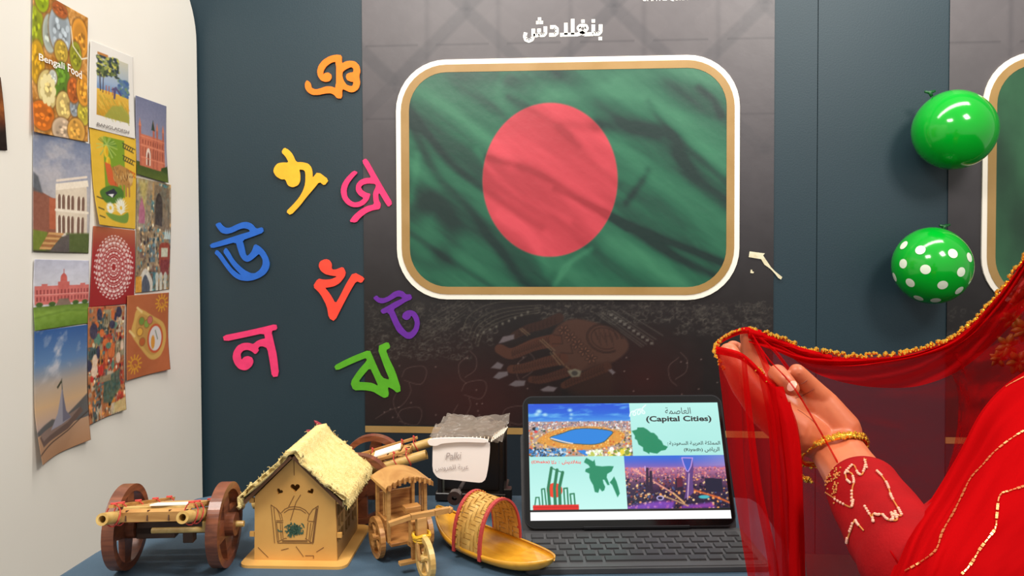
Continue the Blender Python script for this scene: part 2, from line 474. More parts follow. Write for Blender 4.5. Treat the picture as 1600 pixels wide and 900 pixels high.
def flag_canvas(x0, y0, x1, y1, w, h):
    c = Can(x0, y0, x1, y1, w, h)
    s = np.clip(strokes(flag_shade(c.X, c.Y), c.X, c.Y, FOLDS, 0.42), 0, 1)
    dark = np.array((16, 48, 44.)); mid = np.array((33, 99, 74.)); lt = np.array((60, 132, 98.))
    g = np.where(s[..., None] < .5, dark + (mid - dark) * (s[..., None] * 2), mid + (lt - mid) * (s[..., None] * 2 - 1))
    haze = np.clip((230 - c.Y) / 260, 0, 1)[..., None] * 0.42  # grey sheen over the upper flag, mixed into the ink colour
    c.A = g * (1 - haze) + np.array((84, 98, 92.)) * haze
    d = np.sqrt(((c.X - 863) / 105.5) ** 2 + ((c.Y - 280.5) / 120) ** 2)
    m = np.clip(0.5 + (1 - d) * 105 / 1.6, 0, 1)
    rd = np.array((146, 32, 42.)); rl = np.array((226, 78, 92.))
    s2 = np.clip(0.28 + s * 0.85, 0, 1)[..., None]
    c.field(m, 0); c.A += (rd + (rl - rd) * s2) * m[..., None]
    c.field(np.exp(-((d - 1) * 105 / 1.3) ** 2) * 0.25, (210, 90, 90))
    return c

def wall_frame(px0, py0, px1, py1, off):
    """origin and per-pixel axes of an upright rectangle on the back wall"""
    a = B(px0, (py0 + py1) / 2, off); b = B(px1, (py0 + py1) / 2, off)
    t = B((px0 + px1) / 2, py0, off); u = B((px0 + px1) / 2, py1, off)
    sx = (b.x - a.x) / (px1 - px0); sz = (t.z - u.z) / (py1 - py0)
    return lambda x, y, o=0.0: Vector((a.x + (x - px0) * sx, WALLY - off - o, t.z - (y - py0) * sz))
def fpos(fr, can, o=0.0):
    p0 = np.array(fr(can.x0, can.y0, o)); p1 = np.array(fr(can.x1, can.y1, o))
    P_ = np.empty((can.h, can.w, 3)); P_[..., 0] = np.linspace(p0[0], p1[0], can.w)[None, :]
    P_[..., 1] = p0[1]; P_[..., 2] = np.linspace(p0[2], p1[2], can.h)[:, None]
    return P_

# --- main banner
fb = wall_frame(568, 0, 1209, 672, 0.004)
bz = fb(568, 676)
ban = thing('banner', 'tall dark printed banner with a framed green flag and hennaed hands', 'banner', (fb(888, 0).x, WALLY - 0.004, 0.0))
c = banner_canvas(568, -50, 1209, 668, 428, 480, True)
def art(c):
    rg = random.Random(4)
    c.ell(700, 610, 120, 60, (62, 24, 22), 0.75, 110); c.ell(1010, 590, 60, 50, (64, 24, 22), 0.7, 90); c.ell(760, 640, 60, 40, (70, 26, 22), 0.5, 70)
    # lace borders and lattice embroidery
    for xa, xb, ya, yb, n in ((570, 780, 470, 540, 420), (575, 740, 540, 562, 150), (840, 1208, 470, 502, 460), (1060, 1208, 500, 520, 110)):
        for _ in range(n):
            x = rg.uniform(xa, xb); y = rg.uniform(ya, yb); r = rg.uniform(1.5, 5); a0 = rg.uniform(0, 6.28)
            c.line([(x + r * math.cos(a0 + t), y + r * 0.7 * math.sin(a0 + t)) for t in (0, 1, 2, 3)], rg.choice([(84, 80, 74), (104, 98, 90), (66, 62, 58)]), 1.1, 0.6)
    for x, y in ((655, 479), (672, 518), (694, 504), (1188, 479), (1100, 488)):
        for r in (3, 7, 10):
            c.line([(x + r * math.cos(t * .52), y + r * .85 * math.sin(t * .52)) for t in range(13)], (88, 84, 76), 1, 0.6)
    for k in range(6):
        c.line([(660 + k * 3, 540 - k * 9), (730 + k * 2, 490 - k * 6)], (86, 82, 74), 1.1, 0.6)
    for o in (0, 4, 9, 14, 24):
        c.line(cr([(750 - o, 540 - o), (762 - o, 515 - o), (800 - o, 496 - o), (850, 486 - o * .8)], 6), (98, 93, 80), 1.2, 0.6)
    for k in range(9):
        c.ell(750 + k * 10, 523 - k * 4.6, 2.2, 2.6, (110, 106, 96), 0.6)
    for o in (0, 3, 7, 16, 20, 30):
        c.line([(936 + o * 1.3, 487 - o * .2), (1008 + o * 1.1, 540 - o * .6)], (104, 100, 92), 1.3, 0.6)
    for k in range(10):
        c.rect(958 + k * 7, 488 + k * 4.9, 963 + k * 7, 492 + k * 4.9, (128, 124, 116), 0.7)
    def curve(pts, a=0.55): c.line(cr(pts, 6), (120, 100, 94), 1.1, a)
    for ox, oy in ((0, 0), (96, 22), (160, 62), (-8, 66)):
        curve([(628 + ox, 590 + oy), (636 + ox, 577 + oy), (662 + ox, 573 + oy), (668 + ox, 585 + oy), (658 + ox, 602 + oy), (632 + ox, 596 + oy)])
        curve([(640 + ox, 600 + oy), (642 + ox, 615 + oy), (628 + ox, 636 + oy), (606 + ox, 645 + oy), (585 + ox, 658 + oy)])
        curve([(622 + ox, 612 + oy), (614 + ox, 628 + oy), (618 + ox, 645 + oy), (628 + ox, 662 + oy)])
    for ox in (0, 92, 330, 438):
        curve([(738 + ox, 548), (748 + ox, 560), (746 + ox, 578), (730 + ox, 590)]); curve([(735 + ox, 556), (720 + ox, 570), (722 + ox, 590), (732 + ox, 600)])
    for k in range(60):
        c.ell(rg.uniform(575, 1200), rg.uniform(555, 660), 1.2, 1, (150, 130, 124), 0.7)
    # the hennaed hand
    H = [(70,45,37),(80,52,44),(64,40,34)]
    def P8(a): return [(730 + x / 5.625, 470 + y / 5.625) for x, y in a]
    def finger(pts, w0, w1, col):
        Q = cr(P8(pts), 6); n = len(Q)
        for i in range(n - 1):
            c.line([Q[i], Q[i + 1]], col, w0 + (w1 - w0) * i / n, 1, 2.0)
    c.poly(P8(cr([(760, 330), (830, 210), (960, 150), (1120, 170), (1300, 230), (1430, 330), (1440, 420), (1330, 520), (1180, 560), (1000, 620), (860, 560), (780, 450)], 5, True)), (78, 52, 43), 1, 4)
    c.poly(P8([(1120, 560), (1280, 540), (1330, 700), (1290, 820), (1000, 830), (900, 760)]), (52, 32, 27), 0.85, 14)
    finger([(840, 140), (700, 200), (560, 240), (440, 300)], 15, 11, (58, 38, 33))
    finger([(800, 340), (620, 380), (420, 460), (310, 420)], 20, 15, (82, 50, 39))
    finger([(870, 500), (700, 540), (520, 590), (410, 600)], 18, 12, (80, 48, 37))
    finger([(960, 600), (820, 650), (680, 690), (590, 690)], 15, 10, (74, 44, 35))
    finger([(1260, 570), (1100, 640), (960, 700), (880, 740)], 15, 10, (70, 42, 33))
    for q in ([(300, 370), (340, 310), (440, 290), (440, 330), (350, 360)], [(230, 590), (290, 535), (345, 560), (320, 600)], [(250, 675), (300, 625), (380, 620), (385, 655), (300, 690)],
              [(390, 740), (450, 700), (540, 700), (530, 745), (450, 755)], [(670, 780), (740, 745), (820, 760), (790, 795), (700, 795)], [(1270, 600), (1300, 590), (1335, 620), (1310, 640)]):
        c.poly(P8(q), (110, 100, 104), 1, 2)
    dk = (36, 22, 20)
    for pts, n in (([(760, 350), (420, 470)], 16), ([(860, 510), (430, 605)], 18), ([(950, 610), (600, 700)], 14), ([(1240, 590), (890, 740)], 14), ([(820, 170), (470, 290)], 10)):
        (ax, ay), (bx, by) = P8(pts)
        for k in range(n):
            t = k / n; x = ax + (bx - ax) * t; y = ay + (by - ay) * t
            c.line([(x - 2, y - 8), (x - 4, y), (x + 0, y + 8)], dk, 1.0, 0.55)
            c.line([(x - 4, y - 3), (x - 1, y), (x - 4, y + 3)], dk, 1.0, 0.55)
    for a, b in (([(670, 340), (770, 430)], 0), ([(690, 330), (800, 430)], 0), ([(760, 450), (850, 560)], 0), ([(785, 445), (880, 555)], 0), ([(490, 240), (560, 300)], 0), ([(510, 235), (580, 290)], 0), ([(900, 570), (960, 620)], 0)):
        c.line(P8(a), (126, 104, 80), 1.4, 0.8)
    for k in range(5):
        pt = P8([(880 + k * 60, 250 + k * 62)])[0]
        for t in range(6):
            an = t * 1.05 + k
            c.ell(pt[0] + 6 * math.cos(an), pt[1] + 5 * math.sin(an), 4.2, 2.4, dk, 0.75, rot=an)
            c.ell(pt[0] + 6 * math.cos(an), pt[1] + 5 * math.sin(an), 2.8, 1.3, (116, 78, 62), 0.9, rot=an)
    for r in (1.0, 0.92, 0.74):
        c.line(P8([(1240 + 160 * r * math.cos(t * .35) + 20 * math.sin(t * .35), 320 + 130 * r * math.sin(t * .35)) for t in range(3, 19)]), dk, 1.4, 0.7)
    for k in range(14):
        c.line(P8([(1150 + k * 14, 240 + (k % 3) * 30), (1165 + k * 14, 300 + (k % 4) * 28)]), dk, 1.2, 0.5)
    c.line(P8([(780, 370), (870, 370), (860, 300), (790, 290)]), dk, 1.2, 0.7); c.line(P8([(850, 450), (960, 455), (940, 380)]), dk, 1.2, 0.7)
    c.poly(P8([(910, 610), (980, 590), (1035, 610), (1020, 660), (950, 665)]), (120, 116, 100), 0.9, 2); c.ell(*P8([(975, 630)])[0], 5, 4, (64, 60, 56), 0.9)
art(c)
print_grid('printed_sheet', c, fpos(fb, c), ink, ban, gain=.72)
low = mat('banner_lower_print', (21, 32, 41), 0.45)
bm = bmesh.new(); p = fb(568, 680.5); q = fb(1209, 680.5)
box(bm, ((p.x + q.x) / 2, p.y + 0.0015, (p.z + 0.06) / 2), (q.x - p.x, 0.003, p.z - 0.06)); bm_obj('lower_sheet', bm, low, ban)
bm = bmesh.new(); p = fb(568, 670); q = fb(1209, 680)
box(bm, ((p.x + q.x) / 2, p.y + 0.001, (p.z + q.z) / 2), (q.x - p.x, 0.004, p.z - q.z)); bm_obj('gold_stripe', bm, gold_band, ban)
# title and small university line
TT = [[(1480,215),(1478,345),(1440,382),(1380,384),(1350,350),(1350,215)], [(1350,384),(1190,385)],
      [(1190,384),(1120,325),(1085,270),(1110,238),(1165,228),(1220,240),(1238,280),(1200,330),(1140,362),(1060,385),(985,385)],
      [(985,108),(985,385),(760,385)], [(865,175),(865,385)], [(585,245),(668,245),(705,280),(705,350),(668,382),(565,382)],
      [(500,230),(500,350),(470,384),(420,386),(388,350),(388,265)], [(388,360),(350,386),(285,386)],
      [(285,265),(285,400),(258,458),(205,480),(152,458),(132,400),(150,330)]]
bm = bmesh.new()
def tq(x, y): return fb(815 + x / 11.43, 20 + y / 11.43, 0.001)
for pl in TT:
    for a_, b_ in zip(pl[:-1], pl[1:]): beam(bm, tq(*a_), tq(*b_), 0.0008, 66 / 11.43 * (fb(1, 0).x - fb(0, 0).x), up=(Vector((tq(*b_).z - tq(*a_).z, 0, -(tq(*b_).x - tq(*a_).x)))))
for x0, y0, x1, y1 in ((1440,435,1505,495),(1320,122,1382,182),(1135,125,1198,185),(368,68,425,122),(335,130,388,190),(400,130,458,190)):
    p = tq(x0, y0); q = tq(x1, y1); box(bm, (p + q) / 2, (q.x - p.x, 0.0008, p.z - q.z))
for pl in TT:
    for a_ in pl[1:-1]: ball(bm, tq(*a_), 33 / 11.43 * (fb(1, 0).x - fb(0, 0).x), 2, (1, 0.05, 1))
bm_obj('title_lettering', bm, white_ink, ban)
text('small_lettering', 'UMM AL-QURA UNIVERSITY', fb(1009, 6), (1, 0, 0), (0, 0, 1), fb(1135, 0).x - fb(1009, 0).x, white_ink, ban, height=fb(0, 0).z - fb(0, 8.5).z, bold=0.02, off=0.001)

def flag_board(fr, can, x0, y0, x1, y1, label, anchor, keepx=None):
    t = thing('flag_board', label, 'board', anchor)
    n = Vector((0, -1, 0))
    plate('white_border', [rrect(x0, y0, x1, y1, 80)], lambda x, y: fr(x, y, 0.0065), n, 0.006, cream, t)
    plate('gold_border', [rrect(x0 + 8, y0 + 8, x1 - 8, y1 - 8, 73), rrect(x0 + 21, y0 + 20, x1 - 20, y1 - 20, 60)], lambda x, y: fr(x, y, 0.0085), n, 0.0019, gold_band, t)
    a, b, cc, d, r = x0 + 16, y0 + 14, x1 - 14, y1 - 14, 66
    qx = np.maximum(np.maximum(a + r - can.X, can.X - (cc - r)), 0); qy = np.maximum(np.maximum(b + r - can.Y, can.Y - (d - r)), 0)
    keep = (qx * qx + qy * qy <= r * r) & (can.X >= a) & (can.X <= cc) & (can.Y >= b) & (can.Y <= d)
    print_grid('flag_picture', can, fpos(fr, can, 0.0075), flag_ink, t, keep=keep, gain=.76)
    return t
ff = wall_frame(620, 90, 1155, 468, 0.004)
cf = flag_canvas(632, 100, 1146, 462, 400, 282)
flag_board(ff, cf, 620, 90, 1155, 468, 'framed board with a rippling green flag bearing a red disc', (ff(888, 468).x, WALLY - 0.004, ff(888, 468).z))

# --- second banner on the right
fr2 = wall_frame(1481, 0, 1600, 690, 0.004)
ban2 = thing('banner', 'second dark banner at the far right behind the balloons', 'banner', (fr2(1600, 0).x, WALLY - 0.004, 0))
c = banner_canvas(1481, -50, 2040, 684, 250, 360, False)
rg = random.Random(9)
for _ in range(420):
    x = rg.uniform(1482, 2035); y = rg.uniform(480, 560); r = rg.uniform(1.5, 5); a0 = rg.uniform(0, 6.28)
    c.line([(x + r * math.cos(a0 + t), y + r * 0.7 * math.sin(a0 + t)) for t in (0, 1, 2, 3)], (90, 86, 80), 1.1, 0.6)
print_grid('printed_sheet', c, fpos(fr2, c), ink, ban2, gain=.72)
bm = bmesh.new(); p = fr2(1481, 695); q = fr2(2040, 695)
box(bm, ((p.x + q.x) / 2, p.y + 0.0015, (p.z + 0.06) / 2), (q.x - p.x, 0.003, p.z - 0.06)); bm_obj('lower_sheet', bm, low, ban2)
bm = bmesh.new(); p = fr2(1481, 684); q = fr2(2040, 694)
box(bm, ((p.x + q.x) / 2, p.y + 0.001, (p.z + q.z) / 2), (q.x - p.x, 0.004, p.z - q.z)); bm_obj('gold_stripe', bm, gold_band, ban2)
c = Can(1545, 90, 2000, 470, 150, 160)
s = np.clip(0.5 + 0.25 * np.sin((c.X * 0.9 - c.Y * 0.35 + fbm(c.X / 80, c.Y / 80, 3) * 60) / 22) + (fbm(c.X / 30, c.Y / 90, 8) - .5) * .6, 0, 1)[..., None]
c.A = np.array((26, 62, 44.)) * (1 - s) + np.array((58, 116, 78.)) * s
flag_board(fr2, c, 1533, 82, 2010, 480, 'partly visible second framed board with a plain green flag picture', (fr2(1600, 480).x, WALLY - 0.004, fr2(1600, 480).z))

# ================================================================== felt letters
LET = [
 ('orange', (255, 128, 30), 460, 70, 9.0, 'orange cut-out Bengali letter high on the teal wall beside the banner', [
  [(665,145),(665,265),(720,232),(790,222),(860,235),(910,290),(928,370),(908,440),(925,540),(900,620),(840,665),(780,668),(720,640),(672,620),(668,755),(598,752),(560,705),(510,680),(430,685),(340,705),(250,705),(185,665),(150,610),(147,540),(175,495),(215,525),(232,560),(240,605),(300,628),(370,610),(450,582),(520,585),(585,610),(588,235),(520,250),(450,300),(410,360),(400,420),(430,395),(480,388),(520,420),(522,470),(490,515),(430,522),(370,500),(330,440),(318,370),(340,290),(400,215),(490,160),(580,138)],
  [(675,385),(720,345),(800,310),(830,335),(828,385),(780,390),(735,410),(722,450),(740,495),(790,518),(830,522),(820,575),(790,582),(730,560),(690,500),(672,440)]]),
 ('yellow', (255, 184, 44), 420, 220, 7.2, 'yellow cut-out Bengali letter with two round lobes on the teal wall', [
  [(172,75),(220,100),(265,150),(305,240),(380,240),(440,255),(478,300),(490,360),(490,420),(550,345),(675,440),(625,505),(568,460),(500,545),(430,625),(350,730),(245,840),(192,797),(270,720),(340,640),(385,560),(410,480),(412,360),(395,328),(340,322),(352,380),(352,450),(330,500),(270,525),(215,505),(185,432),(140,435),(80,400),(50,345),(60,300),(95,255),(150,243),(225,245),(190,180),(140,128)]]),
 ('pink', (240, 52, 112), 520, 240, 7.83, 'pink looping cut-out Bengali letter across the left edge of the banner', [
  [(400,58),(435,95),(500,215),(580,355),(660,490),(730,610),(680,655),(640,600),(570,480),(555,500),(560,570),(588,620),(575,680),(500,690),(420,720),(340,780),(285,845),(200,833),(250,760),(330,690),(420,640),(505,622),(495,560),(492,480),(530,395),(515,370),(430,365),(370,380),(340,410),(360,450),(410,480),(460,492),(440,560),(390,620),(320,655),(240,655),(170,620),(115,550),(95,460),(110,380),(160,300),(255,205),(308,230),(250,290),(190,370),(165,450),(175,530),(220,580),(270,600),(330,585),(380,545),(320,510),(280,450),(285,380),(330,325),(400,298),(470,295),(430,220),(355,90)]]),
 ('blue', (30, 98, 196), 320, 340, 8.18, 'blue cut-out Bengali letter nearest the white display panel', [
  [(190,58),(215,95),(260,130),(320,130),(400,90),(480,58),(540,55),(600,80),(655,145),(735,120),(752,190),(620,240),(478,290),(500,370),(525,490),(560,480),(600,430),(635,335),(700,370),(760,430),(805,510),(828,590),(815,660),(770,725),(700,770),(620,800),(540,812),(450,800),(380,765),(310,695),(240,600),(170,500),(122,455),(150,408),(210,470),(280,570),(350,660),(420,715),(470,738),(420,690),(350,610),(290,520),(232,435),(265,380),(310,440),(360,530),(420,600),(500,670),(580,710),(640,712),(700,670),(735,610),(742,540),(695,460),(650,500),(590,550),(540,568),(490,545),(450,490),(420,400),(395,312),(240,355),(82,395),(60,340),(220,290),(390,235),(500,200),(580,178),(560,150),(500,135),(440,150),(360,190),(280,212),(210,195),(165,140),(132,85)]]),
 ('red', (252, 70, 50), 480, 395, 7.83, 'red cut-out Bengali letter between the blue and purple letters', [
  [(220,75),(270,90),(300,140),(297,205),(350,205),(435,170),(470,240),(460,290),(400,370),(330,410),(250,425),(215,428),(280,510),(345,625),(400,530),(480,370),(565,235),(705,310),(665,372),(600,345),(530,460),(430,650),(335,840),(265,800),(240,650),(160,500),(68,412),(130,315),(200,330),(290,325),(370,288),(300,280),(220,262),(165,220),(138,160),(155,105)]]),
 ('purple', (98, 30, 150), 575, 445, 9.48, 'purple cut-out Bengali letter stuck on the banner below the flag board', [
  [(125,155),(160,195),(230,200),(300,170),(380,105),(450,82),(520,100),(560,145),(630,140),(655,210),(560,250),(470,310),(375,365),(410,440),(460,560),(520,650),(580,710),(630,700),(680,640),(695,560),(670,490),(640,455),(620,500),(575,525),(530,510),(503,475),(520,420),(570,385),(630,375),(700,405),(750,480),(768,570),(750,670),(700,750),(640,800),(570,800),(500,750),(430,690),(370,570),(300,405),(215,435),(178,375),(300,310),(400,250),(515,200),(480,175),(430,175),(380,205),(300,250),(210,278),(140,260),(70,195)]]),
 ('rose', (236, 54, 112), 340, 500, 9.0, 'pink cut-out Bengali letter with a long top bar, lowest on the left', [
  [(820,55),(838,135),(750,155),(790,330),(830,500),(862,790),(765,805),(735,600),(700,400),(640,370),(590,372),(565,405),(578,435),(530,485),(480,440),(420,418),(360,430),(318,480),(330,570),(370,520),(420,508),(480,530),(502,590),(480,650),(420,700),(370,708),(300,690),(240,620),(208,530),(225,440),(280,360),(350,325),(430,322),(495,342),(560,290),(620,268),(670,262),(650,185),(400,240),(95,305),(70,220),(300,175),(600,110)]]),
 ('green', (84, 168, 24), 515, 530, 9.0, 'green angular cut-out Bengali letter across the banner edge above the toy house', [
  [(820,35),(855,120),(790,155),(830,270),(920,450),(1008,725),(945,755),(900,710),(815,665),(835,800),(770,830),(700,790),(610,735),(480,715),(335,720),(290,610),(400,440),(525,300),(515,270),(490,270),(300,350),(95,445),(60,375),(200,300),(350,230),(560,150),(600,240),(660,380),(735,545),(848,578),(780,420),(665,105)],
  [(568,400),(620,510),(688,665),(600,620),(500,608),(400,605),(470,510)]])]
for nm, colr, ox, oy, k, lab, loops in LET:
    lm = mat('felt_' + nm, colr, 0.75, c2=tuple(min(255, v * 1.04 + 2) for v in colr), scale=40, bump=0.1, bscale=300)
    o = plate('letter', [smooth_loop(l) for l in loops], lambda x, y: B(ox + x / k, oy + y / k, 0.0095), Vector((0, -1, 0)), 0.0045, lm)
    tag(o, lab, 'letter', 'cut-out letters on the wall')

# torn tape and paper specks
tape = mat('masking_tape', (232, 226, 196), 0.7, c2=(214, 204, 168), scale=60)
def tp(pts, name, lab, cat):
    o = plate(name, [pts], lambda x, y: B(1150 + x / 12.86, 380 + y / 12.86, 0.007), Vector((0, -1, 0)), 0.0015, tape); return tag(o, lab, cat)
tp([(275, 165), (580, 205), (545, 245), (600, 330), (710, 490), (790, 570), (930, 680), (905, 730), (850, 700), (780, 610), (690, 515), (570, 430), (505, 320), (255, 280)], 'tape_strip', 'torn cream tape strip peeling off the right edge of the banner', 'tape')
tp([(295, 535), (325, 535), (330, 570), (362, 575), (350, 605), (290, 600)], 'tape_scrap', 'tiny scrap of white tape under the torn strip', 'tape')

# ================================================================== balloons
bal = mat('green_latex', (2, 168, 40), 0.14, c2=(2, 160, 36), scale=6, coat=0.3)
bal_d = mat('dark_green_latex', (8, 84, 34), 0.35)
dotm = mat('white_dots', (226, 236, 216), 0.3)
def balloon(cx, cy, rx, ry, lab, kx, ky, dots):
    d = 2.42; c = W(cx, cy, d); r = rx * d / F * .905
    t = thing('balloon', lab, 'balloon', c, 'green balloons by the right banner')
    t.rotation_euler = (0, 0, 0)
    bm = bmesh.new(); bmesh.ops.create_uvsphere(bm, u_segments=48, v_segments=32, radius=1.0)
    for v in bm.verts:
        z = v.co.z; s = 1.0 - 0.05 * max(0, z) ** 2
        v.co = Vector((v.co.x * r * s, v.co.y * r * s, z * ry * d / F))
    bm_obj('skin', bm, bal, t, local=True, smooth=True)
    k = W(cx + kx, cy + ky, d + 0.03) - c; top = Vector((k.x * .9, k.y, k.z - 0.012)); bm = bmesh.new()
    tube(bm, [top, k, k + Vector((0.006, 0, 0.006))], [0.005, 0.006, 0.004], 10)
    tube(bm, [k + Vector((-0.016, 0, .004)), k, k + Vector((0.016, 0, .006))], [0.004, 0.005, 0.004], 8)
    bm_obj('knot', bm, bal_d, t, local=True, smooth=True)
    for (px, py) in dots:
        v = dirs(px, py); v = Vector([float(a) for a in v]).normalized(); a, b, e = r, r, ry * d / F
        o = CAMP - c
        A = (v.x / a) ** 2 + (v.y / b) ** 2 + (v.z / e) ** 2; Bq = 2 * (o.x * v.x / a ** 2 + o.y * v.y / b ** 2 + o.z * v.z / e ** 2)
        C = (o.x / a) ** 2 + (o.y / b) ** 2 + (o.z / e) ** 2 - 1; D = Bq * Bq - 4 * A * C
        if D < 0: continue
        p = o + v * ((-Bq - math.sqrt(D)) / (2 * A)); n = Vector((p.x / a ** 2, p.y / b ** 2, p.z / e ** 2)).normalized()
        u = n.orthogonal().normalized(); w = n.cross(u); bm = bmesh.new(); vs_ = []
        rr = 0.0148
        cv = bm.verts.new(n * 0)
        rings = []
        for q in (0.5, 1.0):
            ring = []
            for j in range(18):
                x = p + (u * math.cos(j * math.tau / 18) + w * math.sin(j * math.tau / 18)) * rr * q
                sc = 1 / math.sqrt((x.x / a) ** 2 + (x.y / b) ** 2 + (x.z / e) ** 2)
                ring.append(bm.verts.new(x * sc * 1.004))
            rings.append(ring)
        cv.co = p * 1.004
        for j in range(18):
            bm.faces.new((cv, rings[0][j], rings[0][(j + 1) % 18])); bm.faces.new((rings[0][j], rings[1][j], rings[1][(j + 1) % 18], rings[0][(j + 1) % 18]))
        bm_obj('dot', bm, dotm, t, local=True, smooth=True)
balloon(1491, 203, 67, 62, 'plain shiny green balloon, upper of the two on the wall', -38, -58, [])
balloon(1456, 415, 63.5, 60, 'green balloon with white polka dots, lower on the wall', 20, -61,
        [(1412, 383), (1438, 390.5), (1489, 396), (1411, 412), (1446, 421), (1502, 425), (1422, 442), (1473, 445.5), (1499, 454), (1435, 466), (1462, 469.5), (1397.5, 433), (1515, 402)])
# ================================================================== prints on the white panel
paper_ink = print_mat('poster_print', 0.45)
def poster(c4, w, h, off, paint, label, curl=(0, 0, 0, 0), name='poster'):
    """c4: TL TR BR BL pixels; curl: how far each corner lifts off the panel"""
    P4 = [L(x, y, off + k) for (x, y), k in zip(c4, curl)]
    P4 = [L(x, y, off) + LWN * k for (x, y), k in zip(c4, curl)]
    asp = 1.42
    c = Can(0, 0, 100, 142, w, h)
    paint(c)
    pos = quad_pos([L(x, y, off) for x, y in c4], w, h)
    u = np.linspace(0, 1, w)[None, :]; v = np.linspace(0, 1, h)[:, None]
    lift = (curl[0] * np.clip(1 - (u + v) * 2.2, 0, 1) ** 1.5 + curl[1] * np.clip(1 - (1 - u + v) * 2.2, 0, 1) ** 1.5
            + curl[2] * np.clip(1 - (1 - u + 1 - v) * 2.2, 0, 1) ** 1.5 + curl[3] * np.clip(1 - (u + 1 - v) * 2.2, 0, 1) ** 1.5)
    lift = lift + 0.0015 * np.sin(u * 5 + off * 900) * np.sin(v * 4)
    pos = pos + lift[..., None] * np.array(LWN)
    o = print_grid(name, c, pos, paper_ink)
    md = o.modifiers.new('paper', 'SOLIDIFY'); md.thickness = 0.0005; md.offset = -1
    return tag(o, label, 'poster', 'prints on the white panel')

def p_food(c):
    c.A[:] = (190, 132, 60); c.grain(120, 0.12, 1); c.grain(60, 0.4, 2)
    dishes = [(6, 40, 13, 24, (150, 160, 30)), (28, 38, 12, 20, (172, 180, 168)), (46, 30, 20, 26, (160, 170, 176)), (84, 28, 17, 22, (222, 150, 52)), (48, 52, 12, 12, (190, 160, 60)),
              (76, 50, 12, 16, (150, 150, 40)), (8, 72, 12, 22, (196, 150, 30)), (26, 96, 17, 20, (206, 186, 120)), (50, 84, 15, 22, (98, 138, 40)), (34, 82, 7, 8, (196, 200, 190)),
              (54, 108, 14, 15, (212, 184, 110)), (74, 106, 9, 11, (150, 158, 164)), (16, 124, 22, 15, (206, 110, 30)), (92, 110, 12, 14, (196, 180, 60)), (52, 134, 18, 13, (206, 180, 150)),
              (78, 132, 16, 14, (216, 160, 70)), (72, 88, 12, 14, (190, 100, 40)), (92, 84, 14, 18, (220, 150, 50)), (14, 6, 12, 14, (150, 170, 20)), (46, 8, 14, 8, (170, 90, 40))]
    rg = random.Random(3)
    for x, y, rx, ry, q in dishes:
        c.ell(x, y, rx + 1.6, ry + 1.6, (118, 84, 44), 0.7, 2); c.ell(x, y, rx, ry, q, 1, 1.5); c.ell(x, y, rx * .78, ry * .78, tuple(v * .88 for v in q), .6, 2)
        for _ in range(16):
            a = rg.uniform(0, 6.28); r = rg.uniform(0, .75); k = rg.choice([.7, 1.15, 1.25])
            c.ell(x + rx * r * math.cos(a), y + ry * r * math.sin(a), rx * .16, ry * .13, tuple(min(255, v * k) for v in q), .8)
    c.line([(66, 20), (70, 40), (88, 50), (100, 46)], (240, 232, 210), 1.6)
    for k in range(9):
        a = k * .7; c.ell(26 + 10 * math.cos(a), 96 + 12 * math.sin(a), 4, 5, (232, 218, 160), .9)
def p_scene(c):
    c.A[:] = (226, 222, 214); c.rect(15, 16, 87, 118, (150, 168, 186))
    c.vgrad([(16, (196, 192, 170)), (60, (150, 170, 196)), (72, (110, 140, 180))], 15, 87, 16, 74)
    c.vgrad([(74, (222, 178, 70)), (118, (186, 140, 40))], 15, 87, 74, 118)
    rg = random.Random(5)
    for _ in range(150):
        x = rg.uniform(16, 62); y = rg.uniform(20, 52) - (x - 16) * .12; c.ell(x, y, rg.uniform(2, 5), rg.uniform(1.5, 4), rg.choice([(60, 74, 50), (96, 110, 60), (150, 156, 80), (48, 60, 70), (196, 190, 90)]), .8)
    for _ in range(60): c.ell(rg.uniform(62, 86), rg.uniform(48, 74), 4, 3, rg.choice([(70, 100, 150), (90, 120, 150), (110, 140, 110)]), .7)
    c.line([(20, 46), (22, 76)], (60, 50, 60), 2.2); c.line([(28, 50), (27, 78)], (60, 50, 60), 1.6)
    for _ in range(90):
        x = rg.uniform(15, 86); y = rg.uniform(82, 117); c.line([(x, y), (x + 5, y + 6)], rg.choice([(232, 200, 90), (150, 150, 60), (210, 150, 40)]), 1.2, .7)
    c.poly([(30, 118), (48, 96), (70, 92), (87, 104), (87, 118)], (146, 156, 70), .75, 3)
    for x in (34, 40, 48): c.line([(x, 66), (x, 78)], (170, 90, 60), 1.8)
    c.poly([(44, 70), (56, 62), (70, 74), (66, 76), (56, 68), (54, 84), (50, 84), (50, 70)], (80, 70, 110), .9)
    c.rect(15, 14, 38, 18, (180, 120, 60))
